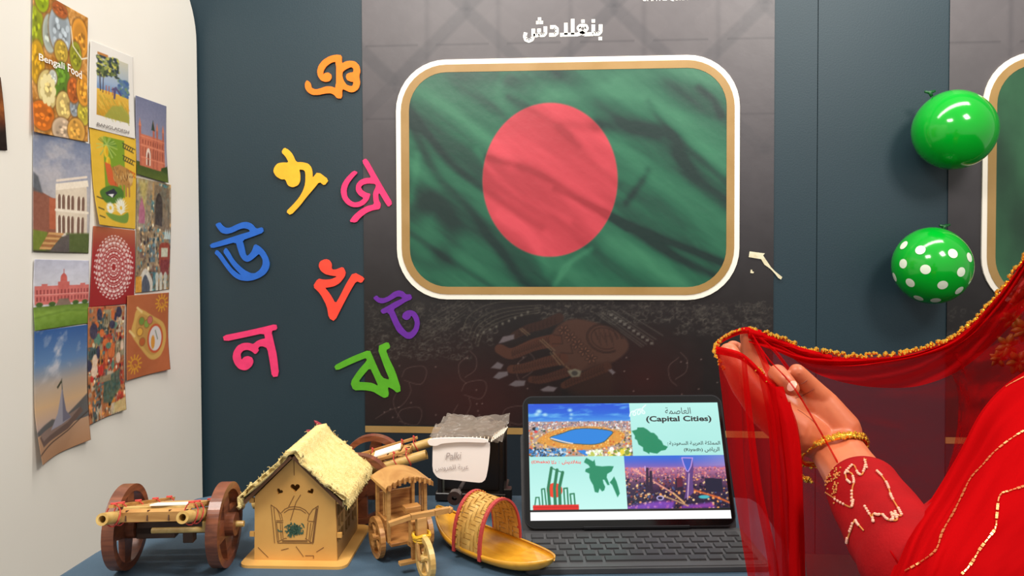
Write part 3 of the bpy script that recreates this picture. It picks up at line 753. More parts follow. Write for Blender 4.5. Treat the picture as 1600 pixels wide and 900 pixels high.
def p_tiger(c):
    c.A[:] = (222, 180, 56); c.grain(12, .1, 1)
    c.rect(27, 8, 72, 96, (118, 150, 40)); rg = random.Random(2)
    for _ in range(30):
        a = rg.uniform(0, 6.28); c.line([(34, 20), (34 + 22 * math.cos(a), 24 + 16 * math.sin(a))], rg.choice([(150, 180, 80), (180, 200, 110), (90, 130, 50)]), 1.6, .7)
    for x, y in ((32, 30), (36, 46)): c.ell(x, y, 5, 9, (226, 190, 50)); c.ell(x + 2, y, 2.5, 7, (206, 160, 30), .7)
    c.poly([(28, 46), (40, 48), (58, 84), (48, 88), (34, 76)], (206, 90, 50), .95, 2)
    for k, (x, y) in enumerate(((68, 12), (68, 31), (72, 50))):
        col = (60, 56, 40) if k < 2 else (196, 80, 40)
        c.line([(x, y), (97, y + 6)], col, 1.6)
        for q in range(5): c.line(cr([(x + 3 + q * 5, y + 2 + q), (x + 1 + q * 5, y + 6 + q), (x + 5 + q * 5, y + 8 + q)], 4), col, 1.7)
    body = [(44, 52), (60, 46), (78, 50), (90, 58), (90, 74), (80, 80), (70, 76), (56, 78), (46, 70)]
    c.poly(body, (176, 128, 68), 1, 2)
    for _ in range(46):
        x = rg.uniform(46, 88); y = rg.uniform(50, 76); c.line([(x, y), (x + rg.uniform(-1, 3), y + rg.uniform(3, 6))], rg.choice([(92, 62, 36), (220, 190, 130)]), 1, .8)
    for x in (66, 74, 82): c.line([(x, 74), (x + 1, 92)], (170, 124, 66), 4)
    c.ell(86, 64, 6, 8, (206, 170, 110)); c.ell(84, 62, 1, 1.4, (40, 30, 20)); c.ell(89, 62, 1, 1.4, (40, 30, 20))
    c.poly(cr([(14, 92), (40, 80), (66, 84), (64, 100), (30, 108)], 5, True), (74, 116, 44), 1, 2)
    c.poly([(26, 92), (46, 84), (54, 90), (44, 98), (30, 96)], (40, 46, 60)); c.poly([(32, 94), (46, 92), (42, 98)], (230, 230, 226))
    for cx, cy, r in ((62, 116, 19), (36, 118, 12)):
        for k in range(13):
            a = -math.pi * k / 12
            c.poly([(cx, cy + 6), (cx + r * .5 * math.cos(a) - 3, cy + r * .6 * math.sin(a)), (cx + r * math.cos(a), cy + r * 1.1 * math.sin(a)), (cx + r * .5 * math.cos(a) + 3, cy + r * .7 * math.sin(a))], (222, 222, 200) if k % 2 else (240, 240, 226), .95, 1.5)
        c.ell(cx, cy - 4, 3, 3, (230, 190, 60))
    c.poly(cr([(24, 122), (60, 124), (80, 118), (76, 134), (40, 132)], 5, True), (110, 146, 60), .95, 2)
    for y in (100, 116, 128): c.line([(6, y), (20, y + 2)], (60, 60, 40), 2.2, .8)
def p_mosque(c):
    c.vgrad([(0, (112, 116, 142)), (90, (142, 140, 160)), (110, (150, 140, 150))])
    c.vgrad([(118, (62, 80, 34)), (142, (84, 100, 40))], ya=118)
    q = (196, 112, 84); d = (132, 66, 50)
    c.rect(14, 66, 92, 124, q)
    for x in (12, 54, 66, 88): c.rect(x - 3, 52, x + 3, 124, (178, 98, 76)); c.poly([(x - 4, 52), (x, 38), (x + 4, 52)], (206, 120, 84))
    c.poly([(46, 54), (52, 34), (58, 54)], (50, 66, 56))
    for x in range(20, 90, 8): c.line([(x, 76), (x, 82)], d, 2.4); c.line([(x, 90), (x, 104)], d, 2.6, .8)
    c.poly(cr([(30, 120), (30, 98), (37, 88), (44, 98), (44, 120)], 4), (226, 206, 190)); c.poly(cr([(34, 120), (34, 102), (37, 96), (40, 102), (40, 120)], 4), d)
    for y in (70, 86, 108): c.line([(14, y), (92, y)], (222, 140, 108), 1.4)
    c.poly([(80, 118), (100, 112), (100, 126), (78, 124)], (52, 72, 30)); c.grain(16, .3, 4)
def collage(seed, pal, split):
    def f(c):
        rg = random.Random(seed); c.A[:] = pal[0]
        for _ in range(26):
            x = rg.uniform(0, 90); y = rg.uniform(0, 130); w = rg.uniform(12, 34); h = rg.uniform(12, 40)
            q = rg.choice(pal); c.rect(x, y, x + w, y + h, q)
            for k in range(rg.randint(2, 5)):
                xx = x + w * (k + .5) / 5; c.rect(xx, y + h * .3, xx + w * .09, y + h * .8, tuple(v * .55 for v in q), .8)
        for _ in range(420):
            x = rg.uniform(0, 100); y = rg.uniform(0, 142); q = rg.choice(pal); k = rg.choice([.5, .8, 1.1, 1.35])
            c.ell(x, y, rg.uniform(.8, 3.2), rg.uniform(1, 4), tuple(min(250, v * k) for v in q), .8, rot=rg.uniform(0, 3))
        split(c, rg)
        c.grain(40, .3, seed)
    return f
def sp1(c, rg):
    c.poly([(0, 0), (45, 0), (42, 60), (0, 56)], (150, 140, 120), .6); c.poly([(4, 2), (30, 2), (22, 50)], (214, 196, 90), .5, 8)
    c.poly([(6, 40), (14, 22), (24, 40), (24, 56), (6, 56)], (176, 110, 130)); c.poly([(50, 4), (96, 6), (96, 66), (50, 58)], (120, 104, 84), .8)
    c.poly(cr([(54, 56), (54, 26), (64, 14), (74, 26), (74, 58)], 4), (70, 62, 56))
    c.poly(cr([(66, 110), (66, 88), (72, 80), (94, 80), (98, 90), (98, 112)], 4), (150, 70, 44)); c.rect(72, 86, 92, 98, (196, 196, 170)); c.rect(70, 102, 96, 122, (130, 60, 50))
    for x in (84, 90, 96): c.poly([(x - 5, 74), (x, 60), (x + 5, 74)], (196, 212, 206), .9)
    c.poly(cr([(8, 142), (8, 128), (26, 112), (46, 128), (46, 142)], 4), (206, 200, 186)); c.poly(cr([(14, 142), (16, 130), (26, 120), (38, 132), (38, 142)], 4), (84, 90, 100))
    for x in (56, 68, 82): c.rect(x, 124, x + 8, 142, (208, 206, 190)); c.ell(x + 4, 124, 5, 6, (190, 190, 176))
    c.rect(0, 122, 16, 142, (214, 150, 50), .9)
def sp2(c, rg):
    for _ in range(26): c.ell(rg.uniform(0, 96), rg.uniform(4, 90), rg.uniform(4, 9), rg.uniform(4, 9), rg.choice([(206, 110, 60), (196, 60, 50), (226, 196, 170), (90, 130, 110), (60, 60, 80)]), .9)
    c.poly([(40, 92), (86, 84), (88, 110), (60, 126), (40, 122)], (66, 100, 90), .8, 3); c.ell(14, 30, 10, 10, (70, 66, 84), .9)
    c.rect(30, 88, 60, 96, (150, 130, 100)); c.poly([(70, 128), (100, 124), (100, 142), (70, 140)], (196, 176, 120), .9)
def p_palace(c):
    c.vgrad([(0, (112, 124, 150)), (40, (150, 154, 170)), (80, (176, 172, 172))])
    n = fbm(c.X / 30, c.Y / 16, 3, 4); c.field(np.clip((n - .45) * 4, 0, 1) * (c.Y < 90) * .6, (196, 190, 190))
    c.poly([(0, 66), (26, 74), (40, 78), (40, 122), (0, 124)], (140, 88, 70)); c.rect(27, 76, 40, 114, (176, 96, 66))
    c.poly([(0, 48), (8, 52), (16, 72), (0, 70)], (84, 90, 96), .9, 3)
    c.poly([(38, 60), (92, 50), (96, 122), (38, 122)], (218, 204, 182)); c.poly([(38, 58), (94, 48), (96, 56), (38, 66)], (236, 224, 204)); c.line([(40, 54), (92, 44)], (226, 212, 196), 3)
    c.line([(38, 90), (96, 90)], (236, 224, 204), 3)
    for k, x in enumerate((42, 49, 58, 65, 76, 84)):
        for ya, yb in ((72, 88), (98, 118)):
            c.poly(cr([(x, yb), (x, ya + 2), (x + 2.6, ya - 2), (x + 5, ya + 2), (x + 5, yb)], 3), (120, 92, 78)); c.line([(x - 1.4, ya), (x - 1.4, yb)], (244, 234, 216), 1.2)
    c.vgrad([(116, (112, 116, 44)), (142, (70, 74, 50))], ya=122)
    c.poly([(56, 118), (100, 116), (100, 142), (60, 140)], (86, 100, 52), 1, 3); c.poly([(0, 116), (24, 118), (20, 140), (0, 140)], (112, 126, 48), 1, 2)
    for k in range(7): c.poly([(26 - k * 2.4, 118 + k * 3), (52 - k * 3.4, 118 + k * 3), (50 - k * 3.4, 121 + k * 3), (24 - k * 2.4, 121 + k * 3)], (206, 156, 100) if k % 2 == 0 else (160, 108, 66))
    c.poly([(46, 124), (62, 118), (62, 142), (26, 142)], (92, 84, 84), .9, 2); c.grain(20, .3, 4)
def p_hall(c):
    c.vgrad([(0, (190, 192, 208)), (50, (206, 206, 214)), (60, (200, 196, 200))]); q = (208, 116, 108); d = (150, 70, 68)
    c.rect(2, 54, 100, 92, q); c.rect(42, 46, 62, 90, (200, 106, 98)); c.rect(14, 50, 24, 60, q); c.rect(82, 50, 92, 60, q)
    c.poly(cr([(46, 46), (47, 34), (52, 28), (57, 34), (58, 46)], 4), (196, 96, 86)); c.line([(52, 30), (52, 20)], (180, 90, 84), 1.4)
    for x in range(5, 98, 6):
        for y in (62, 76): c.rect(x, y, x + 2.6, y + 9, d)
    c.line([(2, 72), (100, 72)], (232, 160, 150), 1.4); c.poly([(44, 82), (60, 82), (68, 100), (36, 100)], (130, 110, 96))
    c.vgrad([(94, (96, 124, 50)), (110, (130, 162, 66)), (142, (98, 132, 44))], ya=96)
    for x in (10, 32, 74, 92): c.ell(x, 92, 6, 5, (70, 100, 48), 1, 2)
    c.grain(26, .12, 3); c.line([(0, 118), (60, 108), (100, 112)], (80, 112, 40), 3, .5, 4)
def p_mandala(c):
    c.vgrad([(0, (176, 100, 64)), (26, (160, 72, 52)), (50, (162, 48, 44)), (142, (150, 40, 40))])
    w = (232, 206, 200)
    def ring(r, n, rr, kk=1.0, ph=0):
        for k in range(n):
            a = math.tau * k / n + ph; c.ell(50 + r * math.cos(a), 72 + r * 1.32 * math.sin(a), rr * kk, rr, w, .95, rot=a)
    for r, n, s in ((6, 8, 2.6), (12, 14, 2.6), (20, 18, 3.2), (27, 26, 2.8), (34, 24, 4.0), (40, 30, 3.0), (44, 36, 2.2)): ring(r, n, s, .62, r)
    for r in (9, 16, 24, 31, 38): c.line([(50 + r * math.cos(t * .1257), 72 + r * 1.32 * math.sin(t * .1257)) for t in range(51)], w, 1.1, .8)
    for k in range(24):
        a = math.tau * k / 24; c.line([(50 + 28 * math.cos(a), 72 + 37 * math.sin(a)), (50 + 43 * math.cos(a + .1), 72 + 57 * math.sin(a + .1))], w, 1.0, .8)
def p_meal(c):
    c.A[:] = (176, 100, 60); c.grain(10, .1, 2)
    for cx, cy in ((82, 18), (18, 118)):
        c.line([(cx + 9 * math.cos(t * .5), cy + 9 * math.sin(t * .5)) for t in range(14)], (218, 160, 50), 2)
        for k in range(12): c.line([(cx + 11 * math.cos(k * .52), cy + 11 * math.sin(k * .52)), (cx + 16 * math.cos(k * .52), cy + 16 * math.sin(k * .52))], (218, 160, 50), 2.4)
        c.line(cr([(cx, cy), (cx + 4, cy + 3), (cx, cy + 8), (cx - 6, cy)], 4), (218, 160, 50), 1.6)
    c.poly(cr([(24, 24), (60, 40), (88, 56), (94, 84), (80, 112), (56, 116), (30, 92), (10, 66), (14, 44)], 6, True), (206, 166, 88), 1, 2)
    c.poly(cr([(28, 34), (60, 46), (82, 62), (86, 84), (74, 104), (56, 108), (34, 88), (18, 62)], 6, True), (184, 140, 72), .8, 2)
    c.line([(22, 22), (32, 30)], (226, 196, 130), 4); c.line([(6, 60), (16, 70)], (226, 196, 130), 4)
    c.ell(66, 80, 20, 26, (196, 90, 50)); c.ell(66, 80, 16, 22, (214, 210, 206)); c.ell(60, 86, 5, 12, (214, 150, 60)); c.line([(66, 66), (72, 82)], (110, 130, 110), 2)
    for x, y, q in ((32, 46, (110, 140, 60)), (28, 64, (220, 170, 70)), (34, 82, (180, 96, 50)), (44, 52, (130, 160, 70)), (52, 46, (196, 110, 100))): c.ell(x, y, 7.5, 8, (150, 104, 56)); c.ell(x, y, 6, 6.4, q)
def p_monument(c):
    c.vgrad([(0, (52, 92, 150)), (36, (96, 130, 172)), (60, (176, 160, 146)), (84, (206, 170, 130)), (104, (186, 160, 146)), (112, (140, 124, 124))])
    n = fbm(c.X / 26 + c.Y / 60, c.Y / 22, 5, 5); c.field(np.clip((n - .5) * 5, 0, 1) * np.clip((70 - c.Y) / 30, 0, 1) * .75, (214, 206, 206))
    c.poly([(0, 108), (30, 100), (44, 104), (60, 100), (86, 90), (100, 84), (100, 112), (0, 118)], (84, 84, 84), .9, 2)
    c.vgrad([(112, (176, 140, 112)), (142, (166, 124, 92))], ya=112)
    c.poly([(4, 114), (60, 104), (86, 98), (90, 104), (60, 118), (10, 126)], (104, 84, 76)); c.poly([(6, 112), (60, 102), (84, 98), (60, 110), (12, 120)], (134, 112, 102))
    c.line([(0, 132), (60, 120), (100, 106)], (70, 56, 50), 1.6, .8)
    c.poly([(28, 112), (40, 96), (46, 74), (48, 66), (50, 76), (56, 96), (66, 106), (48, 110)], (150, 146, 156)); c.poly([(48, 66), (50, 76), (56, 96), (66, 106), (50, 108)], (112, 108, 122))
    c.line([(48, 70), (47, 58)], (60, 70, 60), 1); c.poly([(38, 66), (46, 59), (47, 62), (40, 68)], (66, 66, 50))
def p_dark(c):
    c.vgrad([(0, (60, 34, 20)), (60, (150, 84, 30)), (90, (90, 44, 20)), (110, (20, 12, 10)), (142, (26, 16, 12))]); c.grain(60, .1, 3)
poster([(-60, 78), (1, 121), (12, 235), (-60, 231)], 40, 60, 0.004, p_dark, 'dark brown print cut by the left edge of the photo')
poster([(52, 205), (142, 225), (139, 396), (51, 393)], 100, 170, 0.003, p_palace, 'print of a white two-storey palace with steps under a cloudy sky', (0, 0, 0, .002))
poster([(52, -20), (137.5, 28), (137, 222), (49.5, 206)], 100, 190, 0.006, p_food, 'topmost print full of food dishes with white handwritten title', (0, 0, 0, .006))
poster([(140, 199), (212.5, 216.5), (212, 358), (150, 351)], 84, 150, 0.004, p_tiger, 'yellow print with tiger, mango, magpie and white water lilies', (0, 0, 0, .01))
poster([(141.7, 62.5), (208, 89), (211, 217), (139, 199)], 80, 140, 0.006, p_scene, 'white-bordered print of a village harvest under trees', (0, 0, 0, 0))
poster([(214, 277), (267, 289), (265, 452), (212, 458)], 66, 160, 0.003, collage(11, [(150, 128, 96), (176, 140, 90), (96, 116, 120), (120, 96, 80), (190, 176, 150), (84, 130, 134)], sp1), 'collage print of old city gates and rickshaws in the right column')
poster([(212, 149), (260, 166), (261, 286), (214, 272)], 60, 120, 0.006, p_mosque, 'print of a red brick mosque with minarets, top of the right column', (0, 0, .004, 0))
poster([(146, 353), (211, 360), (210, 474), (140, 480)], 84, 130, 0.003, p_mandala, 'dark red print with a white lace mandala')
poster([(53, 405), (139, 407), (138, 505), (52, 517)], 96, 110, 0.004, p_hall, 'print of a pink domed hall behind a green lawn', (.002, 0, 0, .004))
poster([(138, 480), (195, 477), (194, 640), (138, 664)], 70, 160, 0.006, collage(23, [(176, 110, 70), (150, 140, 110), (206, 130, 60), (96, 100, 96), (196, 176, 150), (170, 66, 50), (70, 90, 90)], sp2), 'busy market collage print left of the orange food-tray print', (0, 0, .006, .003))
poster([(199, 462), (264, 457), (263, 577), (197, 595)], 76, 120, 0.007, p_meal, 'brown-orange print of a meal served on a tray with sun motifs', (0, 0, .006, .003))
poster([(54, 518), (137, 507), (137, 687), (55, 727)], 96, 180, 0.006, p_monument, 'lowest print, a pointed grey monument under blue and orange sky', (0, 0, .008, .018))
# lettering on the prints
def lt(name, s, px, py, px2, py2, hpx, m, i):
    a = L(px, py, 0.0095); b = L(px2, py2, 0.0095); ex = b - a; up = L(px, py - hpx, 0.0095) - a
    t = text(name, s, a, ex, Vector((0, 0, 1)), ex.length, m, None, height=up.length, off=0.0, bold=0.012)
    return t
POST = [o for o in COL.objects if o.name.startswith('poster')]
def own(t, key):
    for o in POST:
        if key in o['label']: t.parent = o
own(lt('title_lettering', 'Bengali', 61, 97, 101, 112, 14, white_ink, 0), 'food dishes')
own(lt('title_lettering', 'Food', 106, 112, 128, 124, 13, white_ink, 0), 'food dishes')
grey_ink = mat('grey_print', (120, 112, 108), 0.6)
own(lt('caption_lettering', 'BANGLADESH', 152, 196.5, 202, 209.5, 5.5, grey_ink, 0), 'village harvest')
# ================================================================== table and cloth
cloth = mat('blue_grey_cloth', (60, 84, 103), 0.7, c2=(65, 90, 110), scale=14, bump=0.25, bscale=700)
steel = mat('grey_steel', (120, 122, 126), 0.35, 0.9)
ply = mat('table_board', (150, 130, 104), 0.6)
edge = [T(330, 773.5), T(308, 777.5), T(290, 784), T(150, 862), T(95, 897)]
nearL = edge[-1] + (edge[-1] - edge[-2]).normalized() * 0.42
backR = T(1150, 776); cr1 = T(1172, 778); cr2 = T(1185, 786); rr = T(1262, 905); nearR = rr + (rr - cr2).normalized() * 0.30
loop = [Vector((p.x, p.y, 0)) for p in ([T(830, 773), T(600, 772.5)] + edge + [nearL, nearR, rr, cr2, cr1, backR])]
tb = thing('table', 'table hidden under the blue-grey cloth', 'table', (-0.12, 0.7, 0))
def shrink(l, k):
    c = sum(l, Vector()) / len(l); return [c + (p - c) * k for p in l]
inner = shrink(loop, 0.985)
plate('tabletop', [[(p.x, -p.y) for p in inner]], lambda x, y: Vector((x, -y, TZ - 0.004)), Vector((0, 0, 1)), 0.03, ply, tb)
for (x, y) in ((-0.42, 0.88), (0.14, 0.92), (-0.48, 0.35), (0.22, 0.35)):
    bm = bmesh.new(); tube(bm, [(x, y, 0.01), (x, y, TZ - 0.034)], 0.014, 12); bm_obj('leg', bm, steel, tb)
# cloth: top and waved skirt
seq = []
for i in range(len(loop)):
    a = loop[i]; b = loop[(i + 1) % len(loop)]; n = max(1, int((b - a).length / 0.012))
    for k in range(n): seq.append(a.lerp(b, k / n))
cen = sum(seq, Vector()) / len(seq); bm = bmesh.new(); rings = []
for j, (dz, o, wv) in enumerate(((0, -0.004, 0), (-0.0015, 0.0005, 0), (-0.006, 0.003, 0), (-0.05, 0.006, .003), (-0.2, 0.012, .010), (-0.42, 0.016, .016))):
    ring = []
    for i, p in enumerate(seq):
        t = (seq[(i + 1) % len(seq)] - seq[i - 1]).normalized(); nrm = Vector((t.y, -t.x, 0))
        if nrm.dot(p - cen) < 0: nrm.negate()
        q = p + nrm * (o + wv * math.sin(i * 0.42)); ring.append(bm.verts.new((q.x, q.y, TZ + dz)))
    rings.append(ring)
for r1, r2 in zip(rings[:-1], rings[1:]):
    for i in range(len(seq)): bm.faces.new((r1[i], r1[(i + 1) % len(seq)], r2[(i + 1) % len(seq)], r2[i]))
bm.faces.new(rings[0])
tag(bm_obj('tablecloth', bm, cloth), 'plain blue-grey cloth draped over the display table', 'tablecloth')

# ================================================================== woods
tan_w = mat('light_wood', (196, 148, 84), 0.5, c2=(170, 120, 62), scale=30, kind='wood', stretch=(1, 1, 6))
pale_w = mat('pale_bamboo', (206, 174, 106), 0.4, c2=(190, 150, 80), scale=40, kind='wood', stretch=(3, 1, 3))
red_w = mat('red_brown_wood', (132, 74, 46), 0.4, c2=(98, 52, 32), scale=36, kind='wood', stretch=(1, 1, 5), coat=0.2)
dk_w = mat('dark_wood', (84, 54, 32), 0.55, c2=(64, 40, 24), scale=40, kind='wood')
ply_w = mat('plywood', (220, 170, 92), 0.5, c2=(208, 154, 78), scale=14)
burnt = mat('burnt_edge', (86, 54, 30), 0.7)
redthr = mat('red_thread', (190, 60, 50), 0.7)
strip_w = mat('striped_wood', (204, 150, 84), 0.4, c2=(146, 92, 42), scale=26, kind='wood', stretch=(1, 1, 9))
yarn = mat('cream_yarn', (238, 216, 150), 0.9, c2=(226, 198, 126), scale=160, bump=0.8, bscale=900)

# ================================================================== bullock carts
def make_cart(loc, rz, label, half=0.0505, px_=.037, tail=.100, r=.043, hub=.012):
    t = thing('bullock_cart', label, 'toy cart', loc, 'toy bullock carts', rz)
    A = Matrix.Translation((0, 0, r)) @ Matrix.Rotation(-math.radians(16.5), 4, 'X')
    def Q(x, y, z): return A @ Vector((x, y, z))
    for s in (-1, 1):
        w = thing_part('wheel', t)
        x = s * half; bm = bmesh.new(); pipe(bm, (x - .006, 0, r), (x + .006, 0, r), r, r * .83, 64)
        bm_obj('rim', bm, red_w, w, local=True, smooth=False)
        for k in range(4):
            a = math.radians(90 * k + 8 * s); dv = Vector((0, math.cos(a), math.sin(a))); c = Vector((x, 0, r)); bm = bmesh.new()
            n = Vector((0, -dv.z, dv.y)); pts = []
            for q_, hw in ((.006, .0105), (r * .85, .0065)):
                for sx in (-.0032, .0032):
                    for q in (-1, 1): pts.append(bm.verts.new(c + dv * q_ + n * hw * q + Vector((sx, 0, 0))))
            for f in ((0, 1, 3, 2), (4, 6, 7, 5), (0, 4, 5, 1), (2, 3, 7, 6), (0, 2, 6, 4), (1, 5, 7, 3)): bm.faces.new([pts[i] for i in f])
            bm_obj('spoke', bm, red_w, w, local=True)
        bm = bmesh.new(); tube(bm, [(x - s * hub, 0, r), (x + s * hub, 0, r)], .0120, 20); bm_obj('hub', bm, red_w, w, local=True)
    bm = bmesh.new(); tube(bm, [(-half - hub - .008, 0, r), (half + hub + .008, 0, r)], .0032, 10); bm_obj('axle', bm, pale_w, t, local=True)
    bm = bmesh.new(); box(bm, (0, 0, r), (half * 2 - .026, .014, .013)); box(bm, (-.018, .004, r - .005), (.040, .022, .012)); box(bm, (half - .034, -.006, r - .009), (.011, .010, .012)); bm_obj('axle_beam', bm, dk_w, t, local=True, bevel=.0008)
    for s in (-1, 1):
        bm = bmesh.new(); pipe(bm, Q(s * px_, -.088, .013), Q(s * px_, tail, .013), .0058, .0034, 22); bm_obj('pole', bm, pale_w, t, local=True, smooth=False)
        bm = bmesh.new(); beam(bm, Q(s * (px_ + .001), -.070, .0235), Q(s * (px_ + .001), tail - .01, .0235), .0045, .003); bm_obj('side_rail', bm, tan_w, t, local=True)
        for y in (-.066, -.050, -.01, .035, .075):
            bm = bmesh.new()
            pts = [Q(s * px_ + .0068 * math.cos(a), y + .0012 * math.sin(3 * a), .015 + .0105 * math.sin(a)) for a in [k * math.tau / 14 for k in range(14)]]
            tube(bm, pts, .0007, 6, closed=True); tube(bm, [Q(s * px_ - .003, y - .001, .0258), Q(s * px_ + .003, y + .001, .0262)], .0012, 6)
            tag(bm_obj('red_tie', bm, redthr, t, local=True), kind='stuff')
    bm = bmesh.new(); beam(bm, Q(-px_ + .003, -.056, .014), Q(px_ - .004, -.056, .014), .010, .0095); fr = bm_obj('front_board', bm, tan_w, t, local=True)
    for x in (-.026, -.006, .014, .030):
        bm = bmesh.new(); box(bm, (0, 0, 0), (.0011, .0106, .0101), A @ Matrix.Translation((x * px_ / .036, -.056, .014))); bm_obj('band', bm, dk_w, t, local=True)
    for k in range(int((tail + .03) / .0145)):
        y = -.044 + k * .0145; bm = bmesh.new(); box(bm, (0, 0, 0), (px_ * 2 - .004, .0122, .003), A @ Matrix.Translation((0, y, .0205))); bm_obj('slat', bm, tan_w if k % 2 else pale_w, t, local=True, bevel=.0005)
    bm = bmesh.new(); box(bm, (0, 0, 0), (px_, .034, .0016), A @ Matrix.Translation((.008, -.034, .0232)) @ Matrix.Rotation(.15, 4, 'Z')); bm_obj('mat', bm, cream, t, local=True)
    bm = bmesh.new(); tube(bm, [Q(-.01, -.036, -.002), Q(.048, -.036, -.002)], .0028, 10); box(bm, Q(.046, -.036, .003), (.011, .008, .008)); bm_obj('cross_rod', bm, pale_w, t, local=True)
    return t
def thing_part_(name, parent):
    o = bpy.data.objects.new(name, None); o.empty_display_size = .01; COL.objects.link(o); o.parent = parent; return o
d0 = 0.806
wL = W(192, 815, d0); wR = W(357, 817, d0)
make_cart(((wL.x + wR.x) / 2 + .000, (wL.y + wR.y) / 2, TZ), math.radians(7), 'wooden toy bullock cart at the left end of the table')
wF = W(578, 737, 1.0)
c2 = Vector((wF.x + .004, wF.y - .034, TZ))
make_cart(c2, math.radians(92), 'wooden toy bullock cart behind the thatched house, poles pointing right', .0435, .028, .135, .042, .006)

# ================================================================== thatched house
o3 = T(397.5, 879); e3 = T(526.5, 881); hx = (e3 - o3); HW = hx.length; hx.normalize(); hy = Vector((-hx.y, hx.x, 0))
bk = T(563.6, 825); HL = (bk - e3).dot(hy) * .93
house = thing('toy_house', 'plywood toy house with cream yarn thatch and heart cut-outs', 'toy house', o3)
def HQ(x, y, z): return o3 + hx * x + hy * y + Vector((0, 0, z))
def HP(cx, cy, off=0.0): return hit(cx, cy, o3 - hy * off, hy)
zz = 0.003
zw = HP(398, 776).z - TZ; za = HP(460, 714).z - TZ
xa = (HP(460, 714) - o3).dot(hx)
def heart(cx, cy, r, rot=0):
    o = []
    for k in range(22):
        a = math.tau * k / 22; x = 16 * math.sin(a) ** 3; y = -(13 * math.cos(a) - 5 * math.cos(2 * a) - 2 * math.cos(3 * a) - math.cos(4 * a))
        x, y = x * math.cos(rot) - y * math.sin(rot), x * math.sin(rot) + y * math.cos(rot)
        o.append((cx + x * r / 16, cy + y * r / 16))
    return o
h = lambda x, y: (370 + x / 7.5, 660 + y / 7.5)
plate('front_wall', [[(397.5, 878), (398, 776), (460, 714), (524, 776), (526.5, 880)], heart(*h(683, 765), 7.5), heart(*h(500, 810), 5.2, .5), heart(*h(868, 812), 5.2, -.5)],
      lambda x, y: HP(x, y), -hy, 0.003, ply_w, house)
plate('back_wall', [[(0, -zz), (0, -zw), (xa, -za), (HW, -zw), (HW, -zz)]], lambda x, y: HQ(x, HL, -y), hy, 0.003, ply_w, house)
wins = []
for ya, yb in ((.06, .30), (.38, .60), (.70, .90)):
    ya *= HL; yb *= HL; ym = (ya + yb) / 2
    for (p, q) in ((ya, ym - .001), (ym + .001, yb)):
        for k in range(3):
            z0 = .020 + k * .0145; wins.append([(p, -z0), (q, -z0), (q, -(z0 + .012)), (p, -(z0 + .012))])
for sx, nm, nn in ((HW, 'side_wall', hx), (0, 'side_wall', -hx)):
    plate(nm, [[(0.0032, -zz), (HL - .0032, -zz), (HL - .0032, -zw), (0.0032, -zw)]] + wins, lambda x, y: HQ(sx, x, -y), nn, 0.003, mat('side_ply', (150, 116, 66), 0.6, c2=(132, 98, 54), scale=20), house)
bl = rrect(-.012, -.014, HW + .013, HL + .010, .010, 5)
plate('base_board', [[(x, -y) for x, y in bl]], lambda x, y: HQ(x, -y, zz), Vector((0, 0, 1)), zz, ply_w, house)
sl = (za - zw) / xa; ov = .0095
for s in (0, 1):
    bm = bmesh.new()
    xe, ze = (-ov, zw - sl * ov) if s == 0 else (HW + ov, zw - (za - zw) / (HW - xa) * ov)
    P0 = HQ(xa, 0, za + .001); P1 = HQ(xe, 0, ze + .001); dv = (P1 - P0); nn = dv.cross(hy).normalized(); nn = nn if nn.z > 0 else -nn
    vv = []
    for y in (-.008, HL + .008):
        for p in (P0, P1):
            for k in (0.0, 0.0035): vv.append(bm.verts.new(p + hy * y + nn * k))
    for f in ((0, 1, 3, 2), (4, 6, 7, 5), (0, 4, 5, 1), (2, 3, 7, 6), (0, 2, 6, 4), (1, 5, 7, 3)): bm.faces.new([vv[i] for i in f])
    bm_obj('roof_board', bm, burnt, house)
nu, nv = 150, 61; vt = []; rg = random.Random(8)
jit = [rg.uniform(-1, 1) for _ in range(nu)]; jit2 = [rg.uniform(-.0015, .0015) for _ in range(nv)]
for i in range(nu):
    u = i / (nu - 1)
    for j in range(nv):
        v = -1 + 2 * j / (nv - 1); av = abs(v); ext = 1.0 + .035 * math.sin(i * .7) + .02 * jit[i]
        k = av * ext
        if v < 0: bx = xa + (-ov - .003 - xa) * k
        else: bx = xa + (HW + ov + .004 - xa) * k
        bz = za - (za - (zw - sl * ov)) * k
        up = .0045 + .0016 * abs(math.sin(i * .62 + .6 * math.sin(j * .12))) * (.35 + av) + .0008 * fbm(np.array(i * .3), np.array(j * .5), 3) + (.003 * (1 - av * 6) if av < .16 else 0)
        if av > .96: up = .001
        sgn = -1 if v < 0 else 1
        y = -.010 + (HL + .020) * u + (jit2[j] if i in (0, nu - 1) else 0) + .0012 * math.sin(j * .35)
        vt.append(HQ(bx + sgn * up * .6, y, bz + up + .002))
fs = [(i * nv + j, i * nv + j + 1, (i + 1) * nv + j + 1, (i + 1) * nv + j) for i in range(nu - 1) for j in range(nv - 1)]
th = mesh('thatch', vt, fs, yarn, house, smooth=True)
md = th.modifiers.new('body', 'SOLIDIFY'); md.thickness = 0.0045; md.offset = -1
bm = bmesh.new(); rg = random.Random(3)
for _ in range(70):
    i = rg.choice([0, 0, nu - 1, rg.randrange(nu)]); j = rg.randrange(nv); p = vt[i * nv + j]
    q = p + Vector((rg.uniform(-.004, .004), rg.uniform(-.004, .002), rg.uniform(0, .004))); tube(bm, [p, (p + q) / 2 + Vector((0, 0, .001)), q], .00025, 4)
tag(bm_obj('loose_yarn', bm, yarn, house), kind='stuff')
